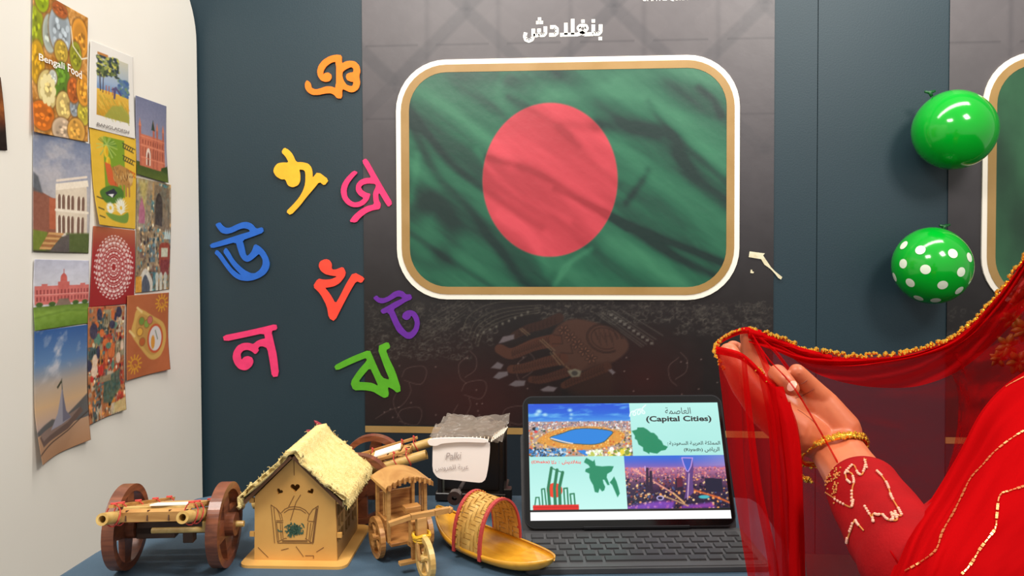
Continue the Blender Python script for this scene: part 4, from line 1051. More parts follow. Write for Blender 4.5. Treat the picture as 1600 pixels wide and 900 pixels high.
# engraved drawing on the front wall
g = lambda x, y: (370 + x / 6.92, 770 + y / 6.92)
bm = bmesh.new(); SK = [[(480,215),(520,175),(570,152),(620,148),(680,155),(740,185),(780,230)],[(510,215),(560,180),(620,172),(690,182),(745,220)],[(370,130),(410,545)],[(370,130),(430,170),(480,230),(495,290)],[(400,160),(440,530)],
      [(430,172),(455,220),(475,290)],[(425,300),(500,300)],[(425,316),(500,318)],[(430,320),(455,520)],[(470,320),(480,500)],[(490,320),(500,490)],[(880,140),(820,555)],[(880,140),(820,180),(780,240),(765,300)],[(860,152),(790,540)],
      [(770,305),(840,310)],[(770,320),(750,500)],[(800,325),(780,510)],[(440,532),(520,490),(540,492)],[(440,542),(810,545)],[(490,515),(760,515)],[(490,528),(765,528)],[(740,492),(812,542)],[(690,20),(640,100),(580,300)],[(620,30),(560,150)],[(230,590),(340,700)],[(640,580),(720,690)],[(740,680),(830,680),(830,712)],[(860,640),(940,590)],[(480,620),(560,600)]]
for pl in SK:
    P_ = [HP(*g(*p), 0.0002) for p in pl]
    for a_, b_ in zip(P_[:-1], P_[1:]): beam(bm, a_, b_, .00055, .0003, up=-hy)
a_ = HP(*g(868, 170), .0002); b_ = HP(*g(822, 540), .0002); beam(bm, a_, b_, .0018, .0003, up=-hy)
a_ = HP(*h(668, 430), .0002); b_ = HP(*h(672, 620), .0002); beam(bm, a_, b_, .0006, .0003, up=-hy)
tag(bm_obj('engraved_window', bm, mat('burnt_line', (120, 80, 40), .8), house), kind='stuff')
bm = bmesh.new(); rg = random.Random(2)
for _ in range(150):
    p = HP(*g(rg.gauss(620, 44), rg.uniform(345, 455)), .0003); q = p + (hx * rg.uniform(-1, 1) + Vector((0, 0, rg.uniform(-1, 1)))) * .003; beam(bm, p, q, .0011, .0003, up=-hy)
tag(bm_obj('painted_plant', bm, mat('green_marker', (58, 92, 74), .7), house), kind='stuff')
for s in (0, 1):
    bm = bmesh.new()
    for z in (.030, .066): box(bm, HQ(HW * s + (.0025 if s else -.0025), .002, z), (.005, .003, .005))
    bm_obj('wall_tab', bm, ply_w, house)
# red tuft behind the ridge
bm = bmesh.new(); rt = mat('dark_red_petal', (150, 22, 40), .5)
def leaf(a, b, w):
    dv = b - a; s = dv.cross(Vector((0, 1, 0))).normalized() * w; L_ = []
    for t, k in ((0, .1), (.3, .9), (.6, 1), (.85, .6), (1, .02)): L_.append((a + dv * t - s * k, a + dv * t + Vector((0, -.002 * k, 0)), a + dv * t + s * k))
    rows = [[bm.verts.new(p) for p in r] for r in L_]
    for r1, r2 in zip(rows[:-1], rows[1:]):
        for k in range(2): bm.faces.new((r1[k], r1[k + 1], r2[k + 1], r2[k]))
dd = 0.955
leaf(W(511, 674, dd), W(491, 657, dd), .0028); leaf(W(498, 684, dd), W(479, 672, dd), .004); leaf(W(505, 680, dd), W(480, 682, dd), .003)
base = W(500, 676, dd)
tube(bm, [W(505, 678, dd), Vector((base.x, base.y, TZ + .002))], .0012, 6)
o = bm_obj('red_flower', bm, rt); o.modifiers.new('t', 'SOLIDIFY').thickness = .0006
tag(o, 'dark red petals peeking over the ridge of the thatched roof', 'flower')

# ================================================================== cycle rickshaw
wl_ = T(585, 871); th_ = math.radians(31)
ro = wl_ + Vector((math.cos(th_), math.sin(th_), 0)) * .03
ric = thing('toy_rickshaw', 'wooden toy cycle rickshaw with arched roof beside the toy house', 'toy rickshaw', ro, None, th_)
ric.scale = (.90, .98, .9)
def wheel(name, c, r, ax, parent, m):
    w = thing_part(name, parent); bm = bmesh.new(); c = Vector(c); ax = Vector(ax); pipe(bm, c - ax * .003, c + ax * .003, r, r * .74, 28); bm_obj('tyre', bm, m, w, local=True)
    bm = bmesh.new(); u = ax.orthogonal().normalized(); v = ax.cross(u)
    for k in range(3):
        a = k * math.pi / 3; d_ = u * math.cos(a) + v * math.sin(a); beam(bm, c - d_ * r * .76, c + d_ * r * .76, .003, .004, up=ax)
    tube(bm, [c - ax * .006, c + ax * .006], .0045, 12); bm_obj('spokes', bm, m, w, local=True)
wheel('wheel', (-.030, 0, .024), .024, (1, 0, 0), ric, strip_w); wheel('wheel', (.030, 0, .024), .024, (1, 0, 0), ric, strip_w)
wheel('wheel', (0, -.076, .024), .024, (1, 0, 0), ric, pale_w)
RS = .82
def rb(name, parts, m, bev=.0005):
    bm = bmesh.new()
    for c, s in parts: box(bm, Vector((c[0] * RS, c[1], c[2])), (s[0] * RS if s[0] > .02 else s[0], s[1], s[2]))
    return bm_obj(name, bm, m, ric, local=True, bevel=bev)
rb('axle', [((0, 0, .024), (.07, .005, .005))], tan_w); rb('floor_board', [((0, -.004, .024), (.056, .052, .004))], strip_w)
rb('back_panel', [((0, .021, .048), (.052, .003, .044))], strip_w); rb('seat', [((0, .008, .038), (.052, .022, .005)), ((0, -.002, .031), (.052, .003, .012))], strip_w)
for s in (-1, 1):
    rb('side_panel', [((s * .027, .006, .036), (.003, .032, .022))], strip_w)
    for y in (-.021, .019):
        rb('post', [((s * .0275, y, .056), (.0042, .0042, .064))], tan_w)
    for k in range(3): rb('strip', [((s * (.0275 if k else .0275), -.018 + k * .007, .071 - k * .002), (.0016, .0024, .034))], tan_w)
nu = 19; vt = []
for y in (-.034, .028):
    for top in (0, 1):
        for i in range(nu):
            a = -1 + 2 * i / (nu - 1); fr = (.0018 * abs(math.sin(i * 1.6)) if (y < 0 and not top) else 0)
            vt.append((a * .0295, y * .86 + (-.002 * math.cos(i * 3.1) if y < 0 else 0), .087 + .0095 * (1 - a * a) + top * (.0045 if y < 0 else .003) - fr))
fs = []
for i in range(nu - 1):
    a = i
    fs += [(a, a + 1, nu * 2 + a + 1, nu * 2 + a), (nu + a, nu * 3 + a, nu * 3 + a + 1, nu + a + 1), (a, nu + a, nu + a + 1, a + 1), (nu * 2 + a, nu * 2 + a + 1, nu * 3 + a + 1, nu * 3 + a)]
fs += [(0, nu * 2, nu * 3, nu), (nu - 1, nu * 2 - 1, nu * 4 - 1, nu * 3 - 1)]
mesh('roof', vt, fs, tan_w, ric, local=True)
for i in range(9):
    x = -.030 + i * .0075; rb('valance_strip', [((x, -.0312, .0885 + .0095 * (1 - (x / .038) ** 2)), (.003, .002, .0075))], strip_w)
bm = bmesh.new(); beam(bm, (0, -.02, .022), (0, -.072, .03), .006, .006); beam(bm, (0, -.052, .012), (0, -.052, .058), .013, .005, up=(0, 1, 0)); beam(bm, (.008, -.046, .014), (.008, -.046, .05), .005, .004, up=(0, 1, 0)); bm_obj('frame', bm, strip_w, ric, local=True, bevel=.0004)
rb('saddle', [((0, -.036, .0665), (.019, .012, .007)), ((0, -.036, .060), (.012, .008, .008))], strip_w); rb('saddle_post', [((0, -.036, .042), (.006, .006, .038))], tan_w)
bm = bmesh.new(); beam(bm, (-.036, -.060, .063), (-.012, -.064, .0685), .006, .0045); beam(bm, (-.012, -.064, .0685), (.016, -.064, .0685), .006, .0055); beam(bm, (.016, -.064, .0685), (.036, -.060, .067), .006, .006); ball(bm, (.037, -.060, .0665), .0048); bm_obj('handlebar', bm, tan_w, ric, local=True)
bm = bmesh.new(); beam(bm, (0, -.066, .034), (0, -.064, .066), .011, .008, up=(0, 1, 0))
for s in (-1, 1): beam(bm, (s * .0065, -.067, .044), (s * .0065, -.076, .022), .003, .007, up=(0, 1, 0))
bm_obj('fork', bm, tan_w, ric, local=True, bevel=.0005)
bm = bmesh.new()
for k in range(3): tube(bm, [(math.cos(a) * (.0095 - k * .0008), -.066 + math.sin(a) * .0075, .047 - k * .003 + (.0012 * math.sin(3 * a) if k == 0 else 0)) for a in [q * math.tau / 18 for q in range(18)]], .0019, 6, closed=True)
bm_obj('rubber_band', bm, mat('yellow_band', (222, 170, 30), .35), ric, local=True)
rb('pedal', [((-.014, -.052, .012), (.020, .007, .004)), ((.014, -.048, .016), (.016, .006, .004))], tan_w)

# ================================================================== boat with woven canopy
bo = T(768, 869); bth = math.radians(51)
boat = thing('toy_boat', 'yellow wooden toy boat with a woven cane canopy', 'toy boat', bo, None, bth)
hull_m = mat('yellow_varnish', (222, 162, 44), 0.3, c2=(204, 142, 34), scale=30, kind='wood', stretch=(5, 1, 5), coat=.3)
Lh = .088; n = 41; m_ = 15; vo = []
def sec(t):
    w = .030 * (1 - abs(t) ** 2.4) ** .75 + .0015; gz = .0145 + .017 * abs(t) ** 2.6 * (1.15 if t > 0 else .55); kz = .0005 + (gz - .004) * abs(t) ** 3.5
    return w, gz, kz
for ins in (0, 1):
    for i in range(n):
        t = -1 + 2 * i / (n - 1); w, gz, kz = sec(t)
        if ins: w = max(w - .003, .0003); kz += .003
        for j in range(m_):
            a = math.pi * j / (m_ - 1); x = -math.cos(a) * w; z = gz - (gz - kz) * math.sin(a) ** .8
            vo.append((x, t * Lh, z))
fs = []
N_ = n * m_
for i in range(n - 1):
    for j in range(m_ - 1):
        a = i * m_ + j; fs.append((a, a + 1, a + m_ + 1, a + m_)); b = a + N_; fs.append((b, b + m_, b + m_ + 1, b + 1))
    for j in (0, m_ - 1):
        a = i * m_ + j; fs.append((a, a + m_, a + m_ + N_, a + N_))
for i in (0, n - 1):
    for j in range(m_ - 1):
        a = i * m_ + j; fs.append((a, a + 1, a + 1 + N_, a + N_))
mesh('hull', vo, fs, hull_m, boat, local=True, smooth=True)
bm = bmesh.new()
for s, (t0, t1) in ((1, (.42, .93)), (-1, (-.93, -.42))):
    rows = []
    for k in range(9):
        t = t0 + (t1 - t0) * k / 8; w, gz, kz = sec(t); rows.append([bm.verts.new((x * (w - .003), t * Lh, gz - .003)) for x in (-1, 0, 1)])
    for r1, r2 in zip(rows[:-1], rows[1:]):
        for k in range(2): bm.faces.new((r1[k], r1[k + 1], r2[k + 1], r2[k]))
o = bm_obj('deck', bm, hull_m, boat, local=True); o.modifiers.new('t', 'SOLIDIFY').thickness = .0015
# woven canopy: each cane strip runs over and under
cane = mat('woven_cane', (206, 164, 88), .45, c2=(184, 136, 62), scale=90); rimr = mat('red_rim', (178, 60, 56), .5)
ya, yb = -.013, .026; HWc = .0305; HT = .052
def arch(a, r=1.0): return Vector((-math.cos(a) * HWc * r, 0, .012 + math.sin(a) ** .85 * HT * r))
can_o = thing_part('canopy', boat)
bm = bmesh.new(); na = 30; nl = 8
for k in range(na):          # strips along the boat
    a0 = math.pi * (k + .08) / na; a1 = math.pi * (k + .92) / na; rows = []
    for q in range(nl * 2 + 1):
        y = ya + (yb - ya) * q / (nl * 2); up = 1.0 + .014 * (1 if ((q // 2 + k // 2) % 4) < 2 else -1) * .9
        p = arch(a0, up); r = arch(a1, up); rows.append((bm.verts.new(p + Vector((0, y, 0))), bm.verts.new(r + Vector((0, y, 0)))))
    for r1, r2 in zip(rows[:-1], rows[1:]): bm.faces.new((r1[0], r1[1], r2[1], r2[0]))
for k in range(nl):          # strips across
    y0 = ya + (yb - ya) * (k + .08) / nl; y1 = ya + (yb - ya) * (k + .92) / nl; rows = []
    for q in range(na + 1):
        a = math.pi * q / na; up = 1.0 - .014 * (1 if ((k + q // 2) % 4) < 2 else -1) * .9
        p = arch(a, up); rows.append((bm.verts.new(p + Vector((0, y0, 0))), bm.verts.new(p + Vector((0, y1, 0)))))
    for r1, r2 in zip(rows[:-1], rows[1:]): bm.faces.new((r1[0], r1[1], r2[1], r2[0]))
o = bm_obj('weave', bm, cane, can_o, local=True); tag(o, kind='stuff'); o.modifiers.new('t', 'SOLIDIFY').thickness = .0005
for y in (ya, yb):
    bm = bmesh.new(); pp = [arch(math.pi * k / 24, 1.02) + Vector((0, y, 0)) for k in range(25)]; pp[0].z -= .004; pp[-1].z -= .004
    for k in range(24): beam(bm, pp[k], pp[k + 1], .0042, .0022, up=(pp[k] + pp[k + 1]) / 2 - Vector((0, y, .01)))
    bm_obj('rim', bm, rimr, can_o, local=True)
bm = bmesh.new(); rg = random.Random(6)
for y in (ya + .003, yb - .003):
    for k in range(24): ball(bm, arch(math.pi * (k + .5) / 24, 1.03) + Vector((0, y, 0)), .0009)
tag(bm_obj('rivets', bm, mat('gold_bead', (230, 180, 70), .25, .8), can_o, local=True), kind='stuff')

# ================================================================== palanquin with bag and note
blk = mat('black_lacquer', (26, 20, 18), .35, c2=(34, 26, 22), scale=20)
pk = T(733, 792); pk.y += .045
pal = thing('palanquin', 'black toy palanquin with a paper note and plastic bag on top', 'toy palanquin', pk)
def pb(name, parts, m=blk, bev=.001):
    bm = bmesh.new()
    for c, s in parts: box(bm, Vector(c), s)
    return bm_obj(name, bm, m, pal, local=True, bevel=bev)
pb('base', [((0, 0, .007), (.092, .062, .010))]); pb('cabin', [((0, .004, .045), (.072, .046, .066))]); pb('roof', [((0, 0, .084), (.088, .062, .008)), ((0, 0, .091), (.066, .044, .007))])
for sx in (-1, 1):
    for sy in (-1, 1): pb('post', [((sx * .040, sy * .027, .045), (.006, .006, .072))])
pb('side_box', [((.047, -.022, .010), (.012, .014, .016))])
bm = bmesh.new(); k0 = Vector((-.007, -.032, .030)); k1 = W(711, 776, .865) - pk; tube(bm, [k0, k1], .0022, 10); bm_obj('pole', bm, mat('grey_rod', (92, 84, 84), .35), pal, local=True)
bm = bmesh.new(); pipe(bm, k1 + Vector((0, .004, 0)), k1 - Vector((0, .006, 0)), .0078, .003, 22); bm_obj('pole_ring', bm, mat('dark_knob', (44, 34, 34), .25), pal, local=True)
# plastic bag
bagm = bpy.data.materials.new('clear_plastic'); bagm.use_nodes = True; nt = bagm.node_tree; nt.nodes.clear()
out = nt.nodes.new('ShaderNodeOutputMaterial'); mx = nt.nodes.new('ShaderNodeMixShader'); tr = nt.nodes.new('ShaderNodeBsdfTransparent'); pr = nt.nodes.new('ShaderNodeBsdfPrincipled')
tr.inputs[0].default_value = (.80, .74, .68, 1); pr.inputs['Base Color'].default_value = (.45, .38, .32, 1); pr.inputs['Roughness'].default_value = .16; mx.inputs[0].default_value = .30
nt.links.new(tr.outputs[0], mx.inputs[1]); nt.links.new(pr.outputs[0], mx.inputs[2]); nt.links.new(mx.outputs[0], out.inputs[0])
def wavy(c4, w, h, amp, seed, dirn):
    pos = quad_pos(c4, w, h); u, v = np.meshgrid(np.linspace(0, 1, w), np.linspace(0, 1, h))
    d = (np.abs(vn(u * 5 + v * 3, v * 5, seed) - .5) * 2 + .5 * np.abs(vn(u * 13, v * 11 + u * 4, seed + 2) - .5)) * amp
    return pos + d[..., None] * np.array(dirn)
def grid_mesh(name, pos, m, parent=None, smooth=True):
    h, w = pos.shape[:2]; idx = np.arange(h * w).reshape(h, w)
    f = np.stack([idx[:-1, :-1], idx[:-1, 1:], idx[1:, 1:], idx[1:, :-1]], -1).reshape(-1, 4)
    return mesh(name, pos.reshape(-1, 3).tolist(), f.tolist(), m, parent, smooth=smooth)
bag = thing('plastic_bag', 'crumpled clear plastic bag lying on the black palanquin', 'bag', pk + Vector((0, 0, .096)))
grid_mesh('film', wavy([W(699, 651, .985), W(797, 657, .985), W(785, 691, .915), W(667, 688, .915)], 60, 30, .010, 4, (0, 0, 1)), bagm, bag)
grid_mesh('film', wavy([W(702, 655, .985), W(792, 662, .985), W(779, 694, .92), W(672, 692, .92)], 60, 30, .008, 9, (0, 0, 1)), bagm, bag)
bm = bmesh.new()
for k in range(15):
    x = 681 + k * 6.2; beam(bm, W(x, 690, .910), W(x + 2, 682.5, .922), .0012, .0006)
for k in range(7): beam(bm, W(768 + k * 3, 690 - k * 2, .912), W(774 + k * 3.2, 676 - k * 1.5, .93), .001, .0006)
tag(bm_obj('seal_teeth', bm, mat('cream_plastic', (226, 214, 196), .4), bag), kind='stuff')
notem = mat('note_paper', (238, 230, 224), .8)
def NP(x, y, o=0.0): return W(x, y, .905 - o)
note = thing('paper_note', 'white handwritten paper note hanging on the black palanquin', 'note', NP(720, 750))
fwd = (CAMP - NP(720, 720)); fwd.z = 0; fwd.normalize()
plate('sheet', [smooth_loop([(676, 690), (700, 687), (765, 690), (766, 700), (763, 730), (759, 749), (752, 754.5), (735, 753), (710, 750), (690, 749), (682, 745), (675.5, 735), (676, 700)])], lambda x, y: NP(x, y), fwd, .0006, notem, note)
plate('folded_flap', [smooth_loop([(667.5, 690), (672, 686), (690, 684.5), (730, 684), (760, 686), (764, 692), (720, 690.5), (690, 693), (682, 697), (671, 696)])], lambda x, y: NP(x, y, .0035), fwd, .0025, notem, note)
pen = mat('pencil_mark', (172, 160, 156), .8)
a_ = NP(696, 719, .001); b_ = NP(721, 717, .001); text('handwriting', 'Palki', a_, b_ - a_, Vector((0, 0, 1)), (b_ - a_).length, pen, note, height=.0085, shear=.25, off=.0001)
a_ = NP(680, 737, .001); b_ = NP(732, 735, .001); text('handwriting', arabic('عربة للعروس'), a_, b_ - a_, Vector((0, 0, 1)), (b_ - a_).length, pen, note, height=.0078, off=.0001)
# ================================================================== tablet on keyboard case
casem = mat('dark_grey_case', (58, 58, 60), .6, c2=(64, 64, 66), scale=60); bez = mat('black_glass', (8, 8, 9), .12); frm = mat('graphite_frame', (40, 41, 44), .35, .5)
BL = T(820, 829, .007); BR = T(1152, 825, .007)
ex = (BR - BL).normalized(); wid = (BR - BL).length
mid = (BL + BR) / 2; dm = (mid - CAMP).dot(ROT @ Vector((0, 0, -1)))
tm = W(973, 618, dm * 1.072); up = (tm - mid); up = (up - ex * up.dot(ex)); hgt = up.length; up.normalize(); nrm = ex.cross(up)   # towards the viewer
eyb = Vector((-ex.y, ex.x, 0)).normalized()
tab = thing('tablet', 'black tablet showing a capital cities slide in a keyboard case', 'tablet', Vector((mid.x, mid.y, TZ)))
def TP(x, y, o=0.0): return BL + ex * x + up * y + nrm * o
def tp_plate(name, lps, z0, th, m, par=tab): return plate(name, lps, lambda x, y: TP(x, -y, z0), nrm, th, m, par)
tp_plate('body', [[(x, -y) for x, y in rrect(0, .002, wid, hgt, .012, 6)]], 0, .006, frm)
tp_plate('bezel', [[(x, -y) for x, y in rrect(.0014, .0034, wid - .0014, hgt - .0014, .0108, 6)]], .0004, .0006, bez)
tp_plate('case_back', [[(x, -y) for x, y in rrect(-.003, -.002, wid + .001, hgt * .72, .006, 4)]], -.0062, .002, casem)
c = Can(0, 0, 320, 205, 340, 214, (178, 238, 228))
def S(x, y):
    v = (y - 92) / 558.0; xl = 83 + 17 * v; xr = 952 + 83 * v
    return ((x - xl) / (xr - xl) * 320, v * 205)
def Sp(l): return [S(*p) for p in l]
sv = lambda y: S(0, y)[1]
c.vgrad([(0, (182, 240, 232)), (96, (172, 232, 224)), (190, (196, 246, 238))])
# upper left: lake city
xq = S(545, 92)[0]; m = (c.X < xq) & (c.Y < sv(353)); A0 = c.A.copy(); f = Can(0, 0, 320, 205, 340, 214)
f.vgrad([(0, (20, 78, 214)), (18, (24, 96, 214)), (30, (60, 140, 226)), (36, (150, 170, 220))])
n = fbm(f.X / 34 + f.Y / 30, f.Y / 7, 4, 5); f.field(np.clip((n - .52) * 4, 0, 1) * (f.Y < 34) * .8, (110, 190, 240))
for x, y, r in ((18, 14, 5), (14, 19, 4), (70, 12, 4), (72, 20, 3), (71, 27, 2.4), (28, 20, 4)): f.ell(x, y, r, r * .8, (170, 216, 240), .75, 3)
f.rect(0, 33, 175, 100, (176, 150, 140)); rg = random.Random(1)
f.specks(520, 0, 172, 33, 50, .5, 1.6, [(232, 226, 226), (216, 150, 140), (120, 120, 150), (246, 240, 236), (196, 120, 110), (90, 90, 120)], 1, .9)
f.specks(420, 0, 172, 48, 98, .8, 2.4, [(236, 180, 70), (216, 120, 50), (246, 214, 130), (90, 80, 60), (60, 80, 60), (230, 90, 40), (250, 240, 210)], 2, .9)
lake = cr(Sp([(185, 262), (240, 240), (300, 220), (380, 218), (470, 232), (455, 262), (430, 285), (380, 296), (310, 292), (240, 285)]), 5, True)
f.poly([(x, y) for x, y in cr(Sp([(130, 268), (180, 235), (260, 212), (400, 208), (500, 230), (530, 250), (500, 290), (400, 318), (280, 316), (180, 300), (135, 285)]), 5, True)], (226, 150, 50), .9, 3)
f.specks(240, 18, 168, 44, 86, .6, 1.6, [(250, 220, 140), (200, 90, 40), (90, 90, 50), (250, 190, 80)], 7, .8)
f.poly(lake, (28, 130, 220), 1, 2); f.line(lake + [lake[0]], (40, 70, 60), 1.4, .8); f.line(cr(Sp([(190, 264), (260, 284), (290, 290)]), 5), (240, 220, 200), 2)
f.specks(200, 0, 60, 82, 97, .8, 2.4, [(50, 120, 190), (30, 60, 90), (200, 220, 236), (70, 150, 210), (26, 40, 60)], 3, .95)
f.poly(Sp([(310, 325), (345, 322), (378, 346), (350, 350)]), (40, 130, 220)); f.specks(60, 95, 120, 86, 97, 1, 3, [(230, 240, 190), (246, 250, 240), (190, 200, 90)], 4); f.specks(50, 130, 168, 84, 97, 1.5, 4, [(236, 214, 60), (246, 236, 200), (130, 150, 50), (250, 250, 245)], 5)
f.ell(10, 46, 4, 3.4, (16, 16, 20)); f.ell(14, 46, 3, 3, (110, 160, 200)); f.ell(12, 51, 3, 2.4, (220, 70, 70))
c.A[m] = f.A[m]
# lower right: night skyline
x0 = S(527, 353)[0]; y0 = sv(353); y1 = sv(602); m = (c.X > x0) & (c.Y > y0) & (c.Y < y1); f.A[:] = 0
f.vgrad([(y0, (40, 110, 220)), (y0 + 10, (76, 100, 206)), (y0 + 19, (120, 100, 186)), (y0 + 22, (190, 120, 160)), (y0 + 40, (120, 74, 110)), (y0 + 60, (50, 34, 66)), (y1, (24, 22, 48))])
f.field(np.clip((f.X - 240) / 80, 0, 1) * (f.Y < y0 + 19) * .45, (196, 170, 206))
f.specks(500, x0, 320, y0 + 21, y0 + 44, .5, 1.5, [(226, 140, 150), (150, 80, 110), (246, 190, 160), (90, 60, 100), (236, 110, 90)], 11, .8)
f.specks(620, x0, 320, y0 + 38, y1, .6, 2.2, [(30, 30, 56), (60, 44, 80), (240, 160, 90), (20, 24, 50), (70, 90, 140), (250, 210, 150), (130, 60, 60), (16, 18, 40)], 12, .9)
f.line([(x0 + 14, y0 + 24), (x0 + 50, y0 + 48), (x0 + 76, y0 + 66)], (250, 170, 150), 2.4, .9, 2); f.line([(x0 + 76, y0 + 66), (x0 + 92, y0 + 82)], (250, 190, 120), 3, .9, 2)
f.poly(Sp([(540, 590), (700, 565), (770, 570), (760, 605), (540, 604)]), (150, 80, 214), .75, 6); f.poly(Sp([(800, 590), (940, 575), (960, 600), (800, 604)]), (170, 70, 200), .7, 5)
f.line(Sp([(860, 520), (960, 550), (1030, 580)]), (250, 120, 50), 3, .9, 3); f.line(Sp([(830, 590), (760, 560), (700, 540)]), (236, 180, 120), 2.4, .8, 2)
f.ell(*S(905, 550), 9, 3, (70, 180, 190), .9); f.ell(*S(700, 553), 6, 4, (200, 190, 240), .9); f.ell(*S(700, 553), 4, 2.6, (20, 24, 60))
for xa, xb, ya in ((632, 642, 410), (648, 660, 425), (770, 800, 462), (920, 950, 462), (950, 985, 470)): f.poly(Sp([(xa, ya), (xb, ya), (xb + 6, 520), (xa, 520)]), (36, 30, 56), .95)
f.poly(Sp([(905, 462), (985, 466), (992, 530), (912, 525)]), (30, 32, 56)); f.line(Sp([(626, 404), (628, 425)]), (220, 200, 250), 1.2); f.poly(Sp([(775, 460), (800, 458), (804, 500), (778, 505)]), (96, 36, 60))
tw = Sp([(793, 363), (846, 365), (852, 420), (850, 470), (856, 530), (812, 560), (822, 500), (818, 440), (806, 400)])
f.poly(tw, (96, 66, 130)); f.poly(Sp([(800, 366), (840, 368), (838, 400), (828, 425), (820, 425), (808, 400)]), (66, 96, 200)); f.line(Sp([(846, 365), (840, 405), (828, 430), (820, 428), (806, 396), (796, 364), (846, 366)]), (196, 160, 240), 1.6); f.line(Sp([(832, 440), (828, 560)]), (230, 190, 220), 1.8, .8)
c.A[m] = f.A[m]
# flat artwork
gq = (24, 138, 98)
d8 = lambda l: Sp([(3 * (970 + x / 8.57 - 800), 3 * (620 + y / 8.57 - 600)) for x, y in l]); d7 = lambda l: Sp([(3 * (820 + x / 7.5 - 800), 3 * (710 + y / 7.5 - 600)) for x, y in l])
c.poly(d8([(140,490),(215,470),(220,440),(300,440),(350,470),(400,515),(440,520),(490,570),(500,600),(545,635),(570,690),(630,715),(600,760),(540,770),(490,810),(430,800),(390,790),(385,815),(350,790),(305,770),(300,720),(240,680),(220,620),(190,600),(190,560),(150,495)]), gq)
c.poly(d7([(715,110),(735,75),(780,100),(815,120),(830,95),(845,170),(920,180),(1000,175),(1055,180),(1030,240),(980,270),(975,310),(1000,370),(1010,400),(985,400),(950,340),(930,335),(940,380),(960,420),(950,460),(925,475),(895,440),(880,490),(840,480),(820,400),(790,350),(775,310),(775,265),(725,240),(730,210),(780,190),(760,160),(710,130)]), gq)
c.poly(d7([(1060,300),(1090,360),(1115,440),(1130,500),(1105,545),(1080,490),(1040,400),(1010,370),(1035,340)]), gq)
c.line(cr(d8([(115,280),(125,230),(160,205),(190,230),(185,265),(160,260),(165,215),(215,180),(250,200),(250,240),(225,255),(215,220),(240,175),(280,190),(310,225),(300,245),(275,225),(280,165),(320,120)]), 4), (240, 252, 250), 1.8)
c.ell(*d7([(375, 455)])[0], d7([(465, 455)])[0][0] - d7([(375, 455)])[0][0], 12.6, (240, 60, 30))
gr = (30, 120, 80)
for l, w in (([(335,190),(300,430),(318,620)],4.6),([(400,215),(372,430),(385,620)],5),([(465,245),(430,420),(440,620)],5),([(335,190),(400,225),(465,245)],2),([(150,620),(160,535),(195,535),(205,620)],2),([(240,620),(225,440),(258,435),(280,620)],2.2),([(495,620),(480,435),(520,430),(535,620)],2.4),([(570,620),(555,500),(600,495),(612,620)],2.4)): c.line(d7(l), gr, w)
c.poly(d7([(340,380),(362,380),(366,600),(342,600)]), (206, 244, 236), .0); c.poly(d7([(125,625),(655,622),(660,682),(130,682)]), (226, 30, 22)); c.line(d7([(128,650),(656,648)]), (170, 20, 14), 1)
c.rect(-5, sv(602), 330, sv(612), (14, 14, 16)); c.rect(-5, sv(612), 330, 210, (252, 252, 252))
sx0, sx1, sy0, sy1 = .0068, wid - .0055, .0105, hgt - .0098
pos = quad_pos([TP(sx0, sy1, .0007), TP(sx1, sy1, .0007), TP(sx1, sy0, .0007), TP(sx0, sy0, .0007)], c.w, c.h)
print_grid('screen', c, pos, print_mat('screen_glow', .2, emit=.78), tab)
ik = mat('slide_text', (20, 24, 28), .4); rk = mat('slide_red_text', (214, 30, 24), .4)
def st(s, xa, xb, y, h, m, bold=0.0):
    """text between crop-pixel columns xa..xb with its foot at y"""
    a = S(xa, y); b = S(xb, y); px = (sx1 - sx0) / 320; py = (sy1 - sy0) / 205
    o = TP(sx0 + a[0] * px, sy1 - a[1] * py, .0009); text('slide_text', s, o, ex, up, (b[0] - a[0]) * px, m, tab, height=h / 558 * 205 * py, off=.0, bold=bold)
st(arabic('العاصمة'), 714, 832, 149, 34, ik); st('(Capital Cities)', 628, 930, 194, 36, ik, .03)
st(arabic('المملكة العربية السعودية') + '', 738, 974, 308, 24, ik, .012); st(':', 728, 733, 303, 12, ik)
st(arabic('الرياض'), 903, 972, 340, 26, ik, .012); st('(Riyadh)', 806, 894, 338, 20, ik, .01)
st(arabic('بنغلاديش'), 242, 330, 392, 22, rk, .02); st('(Dhaka)', 102, 186, 388, 17, rk, .015); st(arabic('دكا'), 194, 216, 388, 17, rk, .02); st(':', 228, 232, 386, 10, rk)
